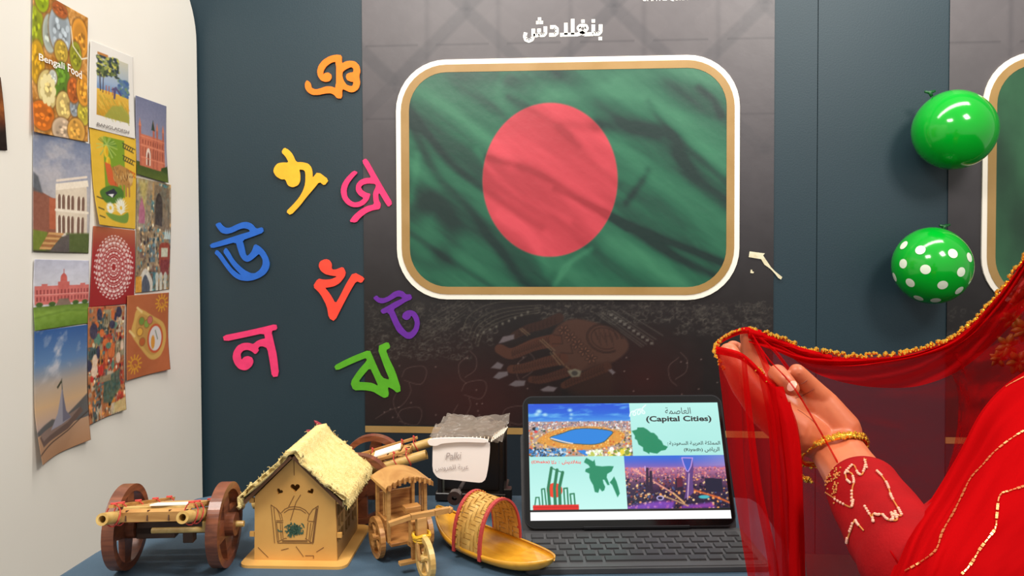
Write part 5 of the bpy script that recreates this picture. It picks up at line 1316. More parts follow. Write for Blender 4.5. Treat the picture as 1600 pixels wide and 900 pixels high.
# keyboard
kb = thing_part('keyboard', tab)
KD = .098; ko = Vector((BL.x, BL.y, TZ)) + ex * -.001 - eyb * .001
def KP(x, y, z): return ko + ex * x - eyb * y + Vector((0, 0, z))
kw = wid + .006
def kplate(name, lp, z, th, m, par): return plate(name, [[(x, -y) for x, y in lp]], lambda x, y: KP(x, -y, z), Vector((0, 0, 1)), th, m, par)
kplate('case_base', rrect(-.002, -.006, kw, KD, .006, 5), .0055, .005, casem, kb)
kplate('key_deck', rrect(.001, .004, kw - .003, KD - .004, .004, 4), .0062, .001, mat('key_deck', (70, 70, 72), .5), kb)
keym = mat('charcoal_key', (46, 46, 48), .45); kx0, kx1 = .006, kw - .008; rows = 5; pitch = (kx1 - kx0) / 14
proto = {}
for r in range(rows):
    y0 = .016 + r * .0152; cells = [1] * 14
    if r == 1: cells = [1.4] + [1] * 12 + [.6]
    if r == 2: cells = [1.7] + [1] * 11 + [1.3]
    if r == 3: cells = [2.1] + [1] * 10 + [1.9]
    if r == 4: cells = [1.2, 1, 1, 1.2, 5.2, 1.2, 1, 1, 1.2]
    x = kx0
    for q in cells:
        w = q * pitch
        if q not in proto:
            bm = bmesh.new(); vv = [bm.verts.new(p) for p in [(sx * (w - .003 - (.0012 if t else 0)) / 2, sy * (.0118 - (.0012 if t else 0)) / 2, t * .0018) for t in (0, 1) for sx, sy in ((-1, -1), (1, -1), (1, 1), (-1, 1))]]
            bm.faces.new(vv[4:]); [bm.faces.new((vv[i], vv[(i + 1) % 4], vv[4 + (i + 1) % 4], vv[4 + i])) for i in range(4)]
            o = bm_obj('key', bm, keym, kb); proto[q] = o
        else:
            o = proto[q].copy(); COL.objects.link(o)
        p = KP(x + w / 2, y0, .0062); o.matrix_parent_inverse = (Matrix.Translation(tab.location)).inverted()
        o.location = p; o.rotation_euler = (0, 0, math.atan2(ex.y, ex.x)); x += w
bm = bmesh.new(); a = KP(wid * .28, -.002, .009); b = KP(wid * .78, -.002, .009); beam(bm, a, b, .003, .0035); bm_obj('hinge_bar', bm, frm, kb, bevel=.0006)
bm = bmesh.new(); beam(bm, TP(wid / 2, hgt * .70, -.0085), Vector((TP(wid / 2, 0, 0).x, TP(wid / 2, 0, 0).y, TZ + .001)) + eyb * .125, wid * .96, .0016, up=eyb); bm_obj('kickstand', bm, casem, tab)
# ================================================================== seated woman in red
skin = mat('skin', (188, 100, 66), .45, c2=(200, 112, 74), scale=30, bump=.05)
skin.node_tree.nodes['Principled BSDF'].inputs['Subsurface Weight'].default_value = .12
skin.node_tree.nodes['Principled BSDF'].inputs['Subsurface Radius'].default_value = (.012, .004, .002)
red_cloth = mat('red_blouse', (158, 5, 12), .8, c2=(144, 4, 10), scale=30, bump=.2, bscale=500, spec=.15)
goldm = mat('gold_metal', (250, 190, 70), .22, .9)
pearl = mat('pearl_bead', (236, 176, 150), .25, coat=.5)
def veil(name, base, graz, tint=(.92, .66, .68), c=(206, 12, 18)):
    m = bpy.data.materials.new(name); m.use_nodes = True; nt = m.node_tree; nt.nodes.clear(); N = nt.nodes; K = nt.links
    out = N.new('ShaderNodeOutputMaterial'); mx = N.new('ShaderNodeMixShader'); tr = N.new('ShaderNodeBsdfTransparent'); df = N.new('ShaderNodeBsdfDiffuse'); tl = N.new('ShaderNodeBsdfTranslucent'); m2 = N.new('ShaderNodeMixShader')
    tr.inputs[0].default_value = (*tint, 1); df.inputs[0].default_value = rgba(c); tl.inputs[0].default_value = rgba(c); m2.inputs[0].default_value = .5
    lw = N.new('ShaderNodeLayerWeight'); lw.inputs[0].default_value = .5; mr = N.new('ShaderNodeMapRange')
    mr.inputs['From Min'].default_value = .15; mr.inputs['From Max'].default_value = .95; mr.inputs['To Min'].default_value = base; mr.inputs['To Max'].default_value = graz
    K.new(lw.outputs['Facing'], mr.inputs['Value']); K.new(mr.outputs[0], mx.inputs[0]); K.new(df.outputs[0], m2.inputs[1]); K.new(tl.outputs[0], m2.inputs[2])
    K.new(tr.outputs[0], mx.inputs[1]); K.new(m2.outputs[0], mx.inputs[2]); K.new(mx.outputs[0], out.inputs[0])
    return m
thin = veil('sheer_red', .30, .8); mid_v = veil('sheer_red_fold', .54, .94, (.92, .52, .52)); dense = veil('layered_red', .90, 1.0, (.9, .3, .3), (208, 14, 19))
elbow = W(1440, 905, .555); wrist = W(1300, 692, .752); shl = W(1725, 705, .735)
headc = W(1772, 285, .80)
pel = Vector((headc.x - .02, headc.y - .03, .50))
per = thing('person', 'person in red veil and blouse holding up the gold-edged veil with raised hand', 'person', Vector((pel.x, pel.y, 0)))
# continuous body grown from tapered limbs
bm = bmesh.new()
def limb(pts, n=14):
    for (a, ra), (b, rb_) in zip(pts[:-1], pts[1:]):
        a = Vector(a); b = Vector(b); k = max(2, int((b - a).length / (min(ra, rb_) * .7)))
        tube(bm, [a.lerp(b, i / k) for i in range(k + 1)], [ra + (rb_ - ra) * i / k for i in range(k + 1)], n)
    for a, ra in pts: ball(bm, Vector(a), ra, 2)
rx_ = ROT @ Vector((1, .35, 0)).normalized()
for sd in (-1, 1): limb([(wrist + rx_ * .0068 * sd, .0180), (wrist.lerp(elbow, .22) + rx_ * .006 * sd, .0195), (wrist.lerp(elbow, .5) + rx_ * .003 * sd, .025)])
limb([(wrist.lerp(elbow, .45), .027), (wrist.lerp(elbow, .8), .033), (elbow, .031), (elbow.lerp(shl, .5), .036), (shl, .046)])
limb([(W(1318, 690, .754), .015), (W(1316, 672, .752), .0185), (W(1284, 630, .757), .0155)])
for e, r in (((1272, 626, .758), .0155), ((1250, 622, .765), .016), ((1226, 624, .768), .016), ((1207, 632, .768), .0155)): limb([(W(1298, 682, .758), .0195), (W(*e), r)])
limb([(W(1284, 690, .752), .0185), (W(1240, 672, .738), .0215), (W(1200, 642, .736), .0185), (W(1166, 603, .738), .0145), (W(1149, 575, .742), .0125), (W(1139, 551, .747), .0100)])
limb([(W(1230, 640, .752), .018), (W(1196, 616, .755), .015)])
limb([(W(1210, 622, .772), .0125), (W(1184, 583, .783), .0096), (W(1172, 549, .785), .0084), (W(1167, 525, .782), .0073)])
limb([(W(1226, 614, .775), .013), (W(1160, 556, .800), .0105), (W(1146, 545, .797), .009)])
limb([(W(1242, 628, .768), .0125), (W(1213, 598, .757), .0098), (W(1215, 583, .744), .0090), (W(1226, 594, .732), .0083), (W(1237, 607, .729), .0077)])
limb([(W(1285, 626, .756), .0128), (W(1266, 603, .750), .0096), (W(1245, 581, .744), .0082)])
arm_bm = bm; bm = bmesh.new()
limb([(shl.lerp(elbow, .12), .046), (shl, .048)])
nk = Vector((headc.x - .01, headc.y - .02, headc.z - .13)); shr = Vector((shl.x + .30, shl.y + .06, shl.z + .0)); ch = (shl + shr) / 2 + Vector((0, 0, -.10))
limb([(shl, .050), (nk + Vector((0, 0, -.05)), .055), (shr, .05)]); limb([(nk + Vector((0, 0, -.07)), .058), (nk + Vector((0, 0, .05)), .048)])
limb([(ch + Vector((-.06, 0, .03)), .085), (pel + Vector((-.05, 0, .02)), .09)]); limb([(ch + Vector((.06, 0, .03)), .085), (pel + Vector((.05, 0, .02)), .09)]); limb([(nk + Vector((0, 0, -.09)), .07), (ch, .10), (pel, .11)])
for s in (-1, 1):
    k = pel + Vector((s * .08 + .09, .36, -.01)); f = k + Vector((0, .02, -.42)); limb([(pel + Vector((s * .07, 0, -.01)), .085), (k, .055), (f, .036)]); limb([(f, .034), (f + Vector((0, .14, -.03)), .022)])
limb([(shr, .05), (shr + Vector((.03, .10, -.24)), .038), (shr + Vector((-.10, .30, -.30)), .026), (shr + Vector((-.14, .37, -.33)), .022)])
ball(bm, headc + Vector((0, 0, .025)), .082, 3, (.93, 1.1, 1.08)); ball(bm, headc + Vector((0, .03, -.035)), .060, 3, (.92, 1.05, 1.15))
for s in (-1, 1): ball(bm, headc + Vector((s * .079, .0, -.01)), .018, 2, (.5, .8, 1.3))
limb([(headc + Vector((0, .085, .012)), .008), (headc + Vector((0, .104, -.014)), .010)]); ball(bm, headc + Vector((0, .088, -.045)), .014, 2, (1.5, .6, .6))
def melt(bm, vox, it):
    me = bpy.data.meshes.new('b'); bm.to_mesh(me); bm.free(); q = bpy.data.objects.new('b', me); COL.objects.link(q)
    r = q.modifiers.new('r', 'REMESH'); r.mode = 'VOXEL'; r.voxel_size = vox; r.use_smooth_shade = True
    r = q.modifiers.new('s', 'SMOOTH'); r.factor = .5; r.iterations = it
    m_ = bpy.data.meshes.new_from_object(q.evaluated_get(bpy.context.evaluated_depsgraph_get())); bpy.data.objects.remove(q); return m_
jb = bmesh.new(); jb.from_mesh(melt(arm_bm, .0016, 5)); jb.from_mesh(melt(bm, .004, 4)); me2 = bpy.data.meshes.new('body'); jb.to_mesh(me2); jb.free()
link('body', me2, skin, per, smooth=True)
bvb = bmesh.new(); bvb.from_mesh(me2); bvh_body = BVHTree.FromBMesh(bvb); bvb.free()
def on(bvh, px, py, off=0.0):
    v = Vector([float(a) for a in dirs(px, py)]).normalized(); h_ = bvh.ray_cast(CAMP, v)
    return None if h_[0] is None else (h_[0] + h_[1] * (off if h_[1].dot(v) < 0 else -off), h_[1])
# nail
bm = bmesh.new(); pc = on(bvh_body, 1237, 603, .0006)
if pc:
    ns = []
    for k in range(16):
        a = k * math.tau / 16; x = 6.5 * math.cos(a); y = 8.5 * math.sin(a); x, y = x * .82 - y * .57, x * .57 + y * .82
        p = on(bvh_body, 1237 + x, 603 + y, .0007); ns.append(bm.verts.new(p[0] if p else pc[0]))
    cv = bm.verts.new(pc[0] + pc[1] * .0008)
    for k in range(16): bm.faces.new((cv, ns[k], ns[(k + 1) % 16]))
    bm_obj('fingernail', bm, mat('nail', (246, 190, 166), .2, coat=.4), per, smooth=True)
bm = bmesh.new()
for pl in ([(1247, 600), (1254, 599), (1261, 594)], [(1243, 622), (1252, 619), (1262, 614), (1272, 607)], [(1222, 584), (1227, 588), (1229, 593)], [(1246, 640), (1258, 648), (1276, 664), (1288, 684)]):
    Q_ = [on(bvh_body, x, y, .00005) for x, y in cr(pl, 4)]; Q_ = [q_[0] for q_ in Q_ if q_]
    if len(Q_) > 1: tube(bm, Q_, .00045, 5)
tag(bm_obj('skin_crease', bm, mat('crease', (142, 66, 44), .6), per), kind='stuff')  # darker lines laid on the skin; shade of the folds put into their colour
for s in (-1, 1):
    bm = bmesh.new(); ball(bm, headc + Vector((s * .030, .0775, .012)), .0105, 3); bm_obj('eye', bm, mat('eye_white', (236, 232, 226), .2), per)
# hair, braid and garland
hairm = mat('dark_hair', (24, 18, 16), .45, c2=(34, 24, 20), scale=60)
bm = bmesh.new(); ball(bm, headc + Vector((0, -.014, .036)), .092, 4, (.98, 1.08, 1.08)); ball(bm, headc + Vector((-.005, -.085, -.03)), .050, 3)
for v in bm.verts:
    if v.co.y > headc.y + .045 and v.co.z < headc.z + .06: v.co.y = headc.y + .045
    v.co += (v.co - headc).normalized() * .002 * math.sin(v.co.x * 700)
tube(bm, [headc + Vector((-.01, -.09, -.05)), W(1690, 470, .70), W(1672, 560, .69), W(1668, 650, .68)], [.035, .028, .024, .018], 12)
bm_obj('hair', bm, hairm, per, smooth=True)
gl = mat('olive_leaf', (126, 108, 26), .5, c2=(96, 96, 26), scale=50); gw = mat('white_flower', (236, 220, 200), .6)
rg = random.Random(12); gar = thing_part('garland', per)
for px, py, d, r_, mm in ((1575, 540, 0.807, .013, gl), (1590, 565, 0.805, .014, gl), (1560, 560, 0.815, .010, gl), (1602, 515, 0.800, .014, gl), (1596, 470, 0.803, .012, gl), (1618, 585, 0.800, .013, gl), (1582, 500, 0.810, .011, gl), (1625, 540, 0.795, .015, gl), (1600, 440, 0.805, .009, gw), (1588, 455, 0.807, .007, gw)):
    bm = bmesh.new(); c0 = W(px, py, d)
    for k in range(9):
        a = k * math.tau / 9 + rg.random(); dv = Vector((math.cos(a), rg.uniform(-.4, .4), math.sin(a))) * r_
        tube(bm, [c0, c0 + dv * .6, c0 + dv], [r_ * .18, r_ * .26, r_ * .05], 6)
    ball(bm, c0, r_ * .3); bm_obj('flower', bm, mm, gar, smooth=True)
# blouse sleeve following the arm
ax = (elbow - wrist).normalized()
def sleeve_c(t): return wrist.lerp(elbow, .40 + t * .60) if t <= 1 else elbow.lerp(shl, (t - 1))
nu, nv = 56, 64; vt = []; prev = None
for i in range(nu):
    t = 2.0 * i / (nu - 1); c0 = sleeve_c(t); dv = (sleeve_c(min(t + .12, 2)) - sleeve_c(max(t - .12, 0))).normalized()
    prev = dv.orthogonal().normalized() if prev is None else (prev - dv * prev.dot(dv)).normalized(); v_ = dv.cross(prev)
    rr_ = .0315 + .006 * min(t, 1) + .008 * max(0, t - 1)
    for j in range(nv):
        a = math.tau * j / nv; w = 1 + .018 * math.sin(3 * a + t * 5) + .035 * math.sin(t * 26 + 2 * math.sin(a)) * math.exp(-((t - .92) / .25) ** 2) + .012 * math.sin(t * 14 + a)
        vt.append(c0 + (prev * math.cos(a) + v_ * math.sin(a)) * rr_ * w)
fs = [(i * nv + j, i * nv + (j + 1) % nv, (i + 1) * nv + (j + 1) % nv, (i + 1) * nv + j) for i in range(nu - 1) for j in range(nv)]
slv = mesh('sleeve', vt, fs, red_cloth, per, smooth=True); sm = slv.modifiers.new('t', 'SOLIDIFY'); sm.thickness = .0012; sm.offset = -1
bs = bmesh.new(); [bs.verts.new(v) for v in vt]; bs.verts.ensure_lookup_table(); [bs.faces.new([bs.verts[i] for i in f]) for f in fs]; bs.normal_update(); bvh_s = BVHTree.FromBMesh(bs); bs.free()
# blouse and long skirt, grown over the body
bm = bmesh.new()
limb([(shl.lerp(elbow, .10), .052), (shl, .056), (nk + Vector((0, 0, -.065)), .066), (shr, .056), (shr + Vector((.015, .05, -.12)), .052)])
limb([(ch + Vector((-.06, 0, .03)), .097), (pel + Vector((-.05, 0, .05)), .103)]); limb([(ch + Vector((.06, 0, .03)), .097), (pel + Vector((.05, 0, .05)), .103)]); limb([(nk + Vector((0, 0, -.11)), .09), (ch, .115), (pel + Vector((0, 0, .04)), .125)])
link('blouse', melt(bm, .005, 6), red_cloth, per, smooth=True)
bm = bmesh.new()
for s in (-1, 1):
    k = pel + Vector((s * .08 + .09, .36, -.02)); f = k + Vector((0, .02, -.36)); limb([(pel + Vector((s * .07, 0, 0)), .112), (k, .085), (f, .095)])
limb([(pel + Vector((0, 0, .02)), .125), (pel + Vector((.09, .36, -.03)), .085), (pel + Vector((.09, .38, -.37)), .095)])
link('skirt', melt(bm, .007, 6), red_cloth, per, smooth=True)
# stool
stl = thing('stool', 'round wooden stool under the person in red', 'stool', Vector((pel.x, pel.y - .02, 0)))
bm = bmesh.new(); tube(bm, [(0, 0, .355), (0, 0, .385)], .16, 32); bm_obj('seat', bm, dk_w, stl, local=True)
for k in range(4):
    a = k * math.pi / 2 + .785; bm = bmesh.new(); tube(bm, [(.15 * math.cos(a), .15 * math.sin(a), 0), (.11 * math.cos(a), .11 * math.sin(a), .356)], .015, 10); bm_obj('leg', bm, dk_w, stl, local=True)
# bangle and second bangle
def ring(c0, axis, r_, name, n=64, seed=1, part=per, tilt=None):
    u = axis.orthogonal().normalized(); v_ = axis.cross(u); bm = bmesh.new()
    tube(bm, [c0 + (u * math.cos(a) + v_ * math.sin(a)) * r_ for a in [k * math.tau / 48 for k in range(48)]], .0028, 8, closed=True)
    bm_obj(name, bm, goldm, part, smooth=True); bm = bmesh.new(); rg = random.Random(seed)
    for k in range(n * 3):
        a = math.tau * k / (n * 3); p = c0 + (u * math.cos(a) + v_ * math.sin(a)) * (r_ + .0016) + axis * rg.uniform(-.0026, .0026)
        ball(bm, p, rg.uniform(.0013, .0024), 1)
    tag(bm_obj('bangle_bead', bm, goldm, part), kind='stuff')
ring(W(1301, 704, .741), (ROT @ Vector((-.13, .76, -.62))).normalized(), .0312, 'bangle')
bm = bmesh.new(); rg = random.Random(5)
for k in range(22): ball(bm, W(1251 + k * .8, 746 + k * .25 + rg.uniform(-3, 3), .715 + rg.uniform(-.003, .003)), rg.uniform(.0014, .0024), 1)
tag(bm_obj('cuff_ornament', bm, goldm, per), kind='stuff')
# bead lines stitched on the sleeve: [offset 1200,640 scale 3.46]
bm = bmesh.new(); bm2 = bmesh.new(); sc = lambda x, y: (1200 + x / 3.4625, 640 + y / 3.4625)
SB = [[(205, 370), (240, 400), (280, 425), (340, 465), (400, 505), (455, 530), (468, 495)], [(460, 500), (460, 430), (470, 390), (455, 350), (425, 345), (430, 380), (450, 400)], [(430, 335), (465, 305), (490, 350), (510, 355), (525, 320), (530, 275)], [(535, 320), (520, 270)],
      [(590, 340), (620, 370), (645, 410), (660, 450), (670, 480), (700, 530), (725, 575)], [(530, 530), (560, 580), (575, 610), (570, 570), (600, 575), (620, 570), (650, 600), (680, 600), (670, 560), (690, 580), (720, 580)], [(435, 720), (440, 690), (455, 650), (475, 600), (490, 620), (520, 655)], [(690, 560), (700, 600), (670, 605)], [(280, 530), (300, 600), (330, 680)]]
rg = random.Random(4)
for li, pl in enumerate(SB):
    Q_ = cr(pl, 8)
    for k, p in enumerate(Q_):
        h_ = on(bvh_s, *sc(*p), .0008)
        if not h_: continue
        big = (k // 7) % 2 == 0
        if big and k % 2 == 0 and li != 8: ball(bm, h_[0] + h_[1] * .0006, .00125, 1)
        else: ball(bm2, h_[0], .0008, 1)
for cx, cy in ((320, 380), (370, 350), (360, 430)):
    for k in range(26):
        h_ = on(bvh_s, *sc(cx + rg.gauss(0, 12), cy + rg.gauss(0, 22)), .0006)
        if h_: ball(bm2, h_[0], .0009, 1)
tag(bm_obj('pearl_beadwork', bm, pearl, slv), kind='stuff'); tag(bm_obj('gold_beadwork', bm2, mat('dull_gold_bead', (226, 150, 80), .3, .5), slv), kind='stuff')


# ---------------------------------------------------------------- the veil
dup = thing_part('veil', per)
def loft(rows, nu, nv, fold):
    """rows of (px, py, depth) control points, skinned smoothly; fold(u, v) = depth shift"""
    R_ = [np.array(cr(r_, 24)) for r_ in rows]; R_ = [np.stack([np.interp(np.linspace(0, 1, nu), np.linspace(0, 1, len(q)), q[:, k]) for k in range(3)], 1) for q in R_]
    cols = [np.array(cr([q[i] for q in R_], 16)) for i in range(nu)]
    G = np.stack([np.stack([np.interp(np.linspace(0, 1, nv), np.linspace(0, 1, len(q)), q[:, k]) for k in range(3)], 1) for q in cols], 1)
    u, v = np.meshgrid(np.linspace(0, 1, nu), np.linspace(0, 1, nv)); G[..., 2] += fold(u, v)
    D = dirs(G[..., 0], G[..., 1]) * G[..., 2:3] + np.array(CAMP)
    return D, G
def vmesh(name, D, m):
    return grid_mesh(name, D, m, dup)
top = [(1168, 515, .782), (1208, 526, .79), (1256, 545, .80), (1318, 556, .80), (1380, 556, .795), (1440, 546, .785), (1500, 520, .775), (1552, 468, .765), (1600, 402, .755), (1660, 300, .745), (1740, 190, .76)]
r1_ = [(1172, 530, .78), (1214, 545, .792), (1262, 566, .802), (1322, 578, .803), (1384, 578, .798), (1446, 568, .788), (1506, 544, .778), (1560, 500, .765), (1610, 440, .752), (1680, 350, .73), (1780, 250, .72)]
r2_ = [(1190, 570, .785), (1232, 600, .80), (1276, 625, .81), (1334, 640, .815), (1394, 640, .812), (1456, 630, .80), (1516, 606, .785), (1572, 570, .765), (1630, 520, .74), (1710, 450, .71), (1820, 380, .69)]
r3_ = [(1215, 660, .80), (1250, 700, .815), (1292, 730, .83), (1350, 740, .84), (1410, 740, .835), (1470, 735, .82), (1530, 715, .80), (1590, 680, .77), (1650, 640, .735), (1740, 590, .70), (1860, 560, .68)]
r4_ = [(1250, 800, .82), (1280, 820, .835), (1320, 840, .85), (1370, 850, .86), (1430, 850, .86), (1490, 845, .845), (1550, 835, .82), (1610, 810, .79), (1680, 780, .75), (1780, 740, .71), (1900, 720, .69)]
r5_ = [(1268, 1000, .83), (1296, 1000, .85), (1336, 1000, .86), (1386, 1000, .87), (1446, 1000, .87), (1506, 1000, .86), (1566, 1000, .84), (1630, 1000, .80), (1710, 1000, .76), (1810, 960, .72), (1930, 940, .70)]
def fA(u, v):
    e = np.exp(-((v - .10) / .07) ** 2)
    return .006 * np.sin(v * 46 + 5 * fbm(u * 3, v * 3, 2)) * e + .010 * (fbm(u * 4 + v * 2, v * 9 - u * 3, 7, 4) - .5) + .006 * np.sin((v - u * .7) * 38) * np.clip(u - .45, 0, 1) * 1.6
DA, GA = loft([top, r1_, r2_, r3_, r4_, r5_], 200, 130, fA)
vmesh('sheer_sheet', DA, thin)
# doubled hem folds under the gold edge
def fH(k): return lambda u, v: -.004 + .004 * np.sin(v * 9 + u * 21 + k) + .004 * (fbm(u * 9, v * 4, 5 + k) - .5)
h1 = [(x, y + 3, d - .004) for x, y, d in top]; h2 = [(x + 2, y + 16 + 6 * math.sin(x / 60), d - .006) for x, y, d in top]
D_, _ = loft([h1, h2], 160, 14, fH(1)); vmesh('hem_fold', D_, dense)
h2 = [(1176, 524, .785), (1222, 548, .79), (1268, 580, .80), (1320, 598, .80), (1380, 606, .795), (1440, 602, .785), (1500, 578, .775), (1556, 532, .762), (1612, 470, .75), (1680, 380, .73), (1780, 290, .71)]
D_, _ = loft([h1, h2], 160, 20, fH(3)); vmesh('hem_fold', D_, mid_v)
# cloth hanging from the pinch, in front of the thumb
t0 = [(1120, 545, .722), (1140, 548, .716), (1162, 556, .712), (1184, 576, .712), (1204, 600, .714), (1224, 622, .716), (1236, 634, .718)]
t1 = [(1127, 610, .720), (1146, 616, .712), (1168, 626, .708), (1190, 640, .706), (1212, 654, .708), (1234, 664, .710), (1247, 668, .712)]
t2 = [(1140, 720, .715), (1160, 724, .705), (1180, 728, .70), (1200, 732, .70), (1220, 734, .70), (1242, 734, .702), (1254, 734, .705)]
t3 = [(1158, 840, .71), (1176, 842, .70), (1194, 844, .695), (1210, 846, .695), (1228, 846, .695), (1246, 846, .697), (1256, 846, .70)]
t4 = [(1178, 955, .70), (1192, 955, .69), (1206, 955, .688), (1220, 955, .688), (1234, 955, .688), (1250, 955, .69), (1259, 955, .695)]
def fB(u, v): return .0075 * (np.abs(np.sin(u * 9 + 1.6 * v + 1.2 * fbm(v * 2, u * 2, 3))) - .5) * np.clip(v * 4, .15, 1)
D_, GB = loft([t0, t1, t2, t3, t4], 150, 90, fB); vmesh('hanging_fold', D_, mid_v)
def strip(l, w0, w1, d, m, amp=.003, seed=0):
    a = [(x - w0 + (w0 - w1) * k / (len(l) - 1), y, dd) for k, (x, y, dd) in enumerate(l)]; b = [(x + w0 - (w0 - w1) * k / (len(l) - 1), y, dd) for k, (x, y, dd) in enumerate(l)]
    md_ = [(x, y, dd + d) for x, y, dd in l]
    D_, _ = loft([a, md_, b], 60, 9, lambda u, v: amp * (fbm(u * 5, v * 2, seed) - .5)); vmesh('hanging_fold', D_, m)
strip([(1212, 604, .716), (1228, 660, .704), (1238, 730, .694), (1243, 800, .688), (1246, 900, .684), (1248, 955, .682)], 12, 13, -.006, dense, seed=1)
strip([(1226, 628, .716), (1240, 690, .702), (1245, 760, .692), (1248, 860, .685), (1250, 955, .680)], 9, 8, -.005, dense, seed=2)
for l, w in (([(1190, 584, .71), (1206, 660, .70), (1214, 760, .69), (1222, 870, .685), (1228, 955, .68)], 5), ([(1162, 560, .71), (1172, 660, .70), (1184, 760, .69), (1206, 870, .685), (1216, 955, .68)], 4),
             ([(1204, 600, .71), (1216, 680, .70), (1228, 780, .69), (1234, 900, .685), (1238, 955, .68)], 6)): strip(l, w, w * 2.2, -.003, mid_v)
# fine stretched folds running from the pinch over the hand
for l, w in (([(1172, 518, .776), (1200, 560, .73), (1240, 605, .715), (1285, 680, .705), (1330, 760, .66), (1385, 850, .56), (1410, 890, .54)], 1.3), ([(1174, 518, .778), (1210, 548, .77), (1250, 600, .79), (1300, 660, .82)], 2.5), ([(1172, 518, .778), (1196, 570, .76), (1212, 620, .72)], 4)):
    strip(l, w, w * 1.6, -.002, mid_v)
# band looped round the fingertips
def band(l, w, m=dense):
    a = [(x, y - w, d) for x, y, d in l]; md_ = [(x, y, d - .004) for x, y, d in l]; b = [(x, y + w, d) for x, y, d in l]
    D_, _ = loft([a, md_, b], 70, 9, lambda u, v: .001 * np.sin(u * 30)); vmesh('band', D_, m)
loopf = [(1119, 547, .735), (1140, 551, .722), (1160, 558, .716), (1180, 575, .714), (1200, 598, .713), (1222, 622, .712)]
band(loopf, 6); band([(1119, 545, .74), (1124, 534, .765), (1142, 523, .78), (1166, 516, .776), (1190, 521, .784)], 5)
band([(1170, 519, .77), (1206, 530, .785), (1250, 548, .792), (1300, 560, .796)], 6)
# gold beaded edge
def beads(l, r0, name, seed, step=.0035, par=dup):
    P_ = np.array(cr(l, 60)); D_ = dirs(P_[:, 0], P_[:, 1]) * P_[:, 2:3] + np.array(CAMP); rg = random.Random(seed); bm = bmesh.new(); acc = 0
    for a, b in zip(D_[:-1], D_[1:]):
        acc += float(np.linalg.norm(b - a))
        if acc > step:
            acc = 0
            for _ in range(2): ball(bm, Vector(b.tolist()) + Vector((rg.uniform(-1, 1), rg.uniform(-1, 0), rg.uniform(-1, 1))) * r0 * .8, r0 * rg.uniform(.6, 1.15), 1)
    tag(bm_obj(name, bm, goldm, par), kind='stuff')
beads([(x, y - 2, d - .004) for x, y, d in top], .0026, 'gold_edge', 1)
beads([(1166, 514, .775), (1142, 520, .776), (1126, 531, .765), (1117, 544, .742), (1119, 556, .730), (1126, 568, .725), (1134, 577, .724)], .0018, 'gold_edge', 2, .003)
beads([(1182, 570, .735), (1188, 581, .735), (1194, 592, .736), (1198, 602, .738)], .0022, 'gold_edge', 3, .0028)
beads([(1140, 553, .715), (1163, 562, .710), (1184, 582, .708), (1206, 606, .706)], .0007, 'gold_edge', 4, .014)
# inner layer between the edge and the shoulder
i0 = [(1470, 552, .78), (1484, 540, .775), (1502, 526, .77), (1554, 476, .76), (1602, 412, .75), (1670, 320, .735)]
i1 = [(1496, 612, .775), (1506, 604, .77), (1524, 590, .755), (1576, 548, .74), (1630, 500, .725), (1700, 440, .71)]
i2 = [(1492, 690, .76), (1508, 674, .75), (1536, 650, .725), (1586, 615, .705), (1645, 580, .69), (1730, 540, .69)]
i3 = [(1470, 765, .72), (1500, 735, .70), (1540, 700, .68), (1590, 650, .67), (1650, 610, .67), (1740, 580, .67)]
def fI(u, v): return .008 * np.sin((v * 1.0 - u * .9) * 22 + 3 * fbm(u * 3, v * 3, 4)) * (.3 + u) + .008 * (fbm(u * 6 + v * 5, v * 8 - u * 7, 5, 4) - .5)
D_, _ = loft([i0, i1, i2, i3], 120, 90, fI); vmesh('inner_fold', D_, veil('sheer_red_inner', .09, .7))
# layered drape over the shoulder and arm
c0_ = [(1374, 1000, .53), (1384, 930, .53), (1402, 882, .535), (1428, 825, .56), (1462, 775, .60), (1500, 712, .64), (1536, 645, .67), (1578, 600, .69), (1640, 560, .70), (1730, 500, .71)]
c1_ = [(1404, 1000, .50), (1420, 930, .50), (1440, 880, .505), (1466, 832, .525), (1502, 782, .555), (1542, 722, .585), (1580, 668, .61), (1628, 636, .63), (1690, 612, .65), (1790, 560, .67)]
c2_ = [(1470, 1000, .475), (1490, 930, .478), (1514, 890, .485), (1544, 850, .50), (1580, 802, .52), (1622, 756, .545), (1664, 716, .57), (1712, 696, .59), (1770, 680, .61), (1860, 650, .64)]
c3_ = [(1600, 1010, .46), (1620, 960, .465), (1650, 920, .475), (1690, 880, .49), (1730, 840, .51), (1770, 800, .535), (1810, 770, .56), (1850, 750, .58), (1900, 740, .60), (1990, 720, .63)]
def fC(u, v): return .012 * (fbm(v * 5 + u * 2, u * 2, 4, 3) - .5) + .0014 * np.sin(v * 34 + u * 6 + 3 * fbm(u * 3, v * 3, 6)) + .002 * (fbm(v * 16 - u * 3, u * 5, 9, 2) - .5)
DC, GC = loft([c0_, c1_, c2_, c3_], 150, 120, fC); drape = vmesh('shoulder_drape', DC, dense)
DC2, _ = loft([[(x - 3, y - 2, d + .004) for x, y, d in c0_], c1_, c2_], 100, 70, lambda u, v: .006 + fC(u + .3, v * .7 + .2)); vmesh('shoulder_drape', DC2, dense)
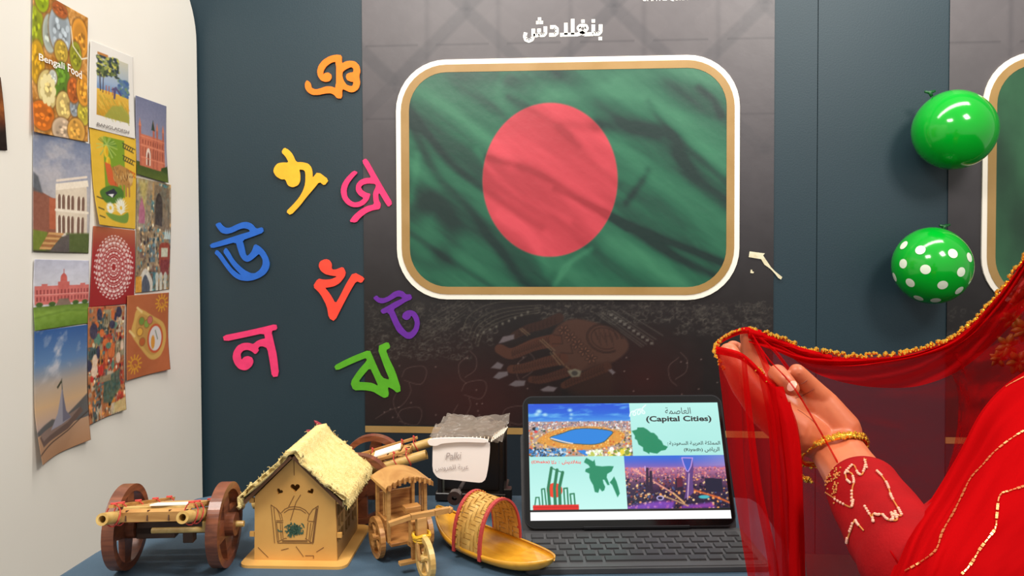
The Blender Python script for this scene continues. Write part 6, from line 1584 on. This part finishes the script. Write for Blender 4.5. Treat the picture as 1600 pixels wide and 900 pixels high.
bs = bmesh.new(); hh, ww = DC.shape[:2]; vv = [bs.verts.new(p) for p in DC.reshape(-1, 3).tolist()]
for i in range(hh - 1):
    for j in range(ww - 1): bs.faces.new((vv[i * ww + j], vv[i * ww + j + 1], vv[(i + 1) * ww + j + 1], vv[(i + 1) * ww + j]))
bs.normal_update(); bvh_c = BVHTree.FromBMesh(bs); bs.free()
seqm = mat('gold_sequin', (236, 150, 90), .25, .6); bm = bmesh.new(); rg = random.Random(3)
s5 = lambda x, y: (1370 + x / 2.5, 540 + y / 2.5)
for pl, w in (([(575, 125), (510, 160), (440, 210), (400, 260), (350, 350), (300, 440), (240, 520), (190, 590), (160, 630)], .0006), ([(575, 335), (520, 370), (460, 420), (420, 465), (370, 520), (335, 590), (300, 660), (260, 730), (235, 800), (180, 845), (110, 885)], .0010), ([(575, 552), (520, 570), (480, 595), (465, 700), (440, 745), (400, 800), (370, 850), (330, 895)], .0010)):
    Q_ = cr(pl, 14)
    for k in range(len(Q_) - 1):
        if k % 4 == 3 and w > .0008: continue
        a = on(bvh_c, *s5(*Q_[k]), .0009); b = on(bvh_c, *s5(*Q_[k + 1]), .0009)
        if a and b: beam(bm, a[0], b[0], w * (1.6 if (k // 8) % 2 == 0 else .8), .0005, up=a[1])
tag(bm_obj('sequin_line', bm, seqm, dup), kind='stuff')

# the veil over the back of the head
hv = []; nu, nv = 40, 26
for j in range(nv):
    ph = math.radians(8 + 112 * j / (nv - 1))
    for i in range(nu):
        th2 = math.radians(-178 + 176 * i / (nu - 1)) if True else 0
        fl = 1 + .10 * max(0, (j / nv) - .6); r_ = (.097 + .0012 * math.sin(i * 1.1)) * fl
        hv.append(headc + Vector((r_ * math.sin(ph) * math.cos(th2), r_ * 1.15 * math.sin(ph) * math.sin(th2) - .012, r_ * 1.12 * math.cos(ph) + .034)))
mesh('head_cover', hv, [(j * nu + i, j * nu + i + 1, (j + 1) * nu + i + 1, (j + 1) * nu + i) for j in range(nv - 1) for i in range(nu - 1)], dense, dup, smooth=True)
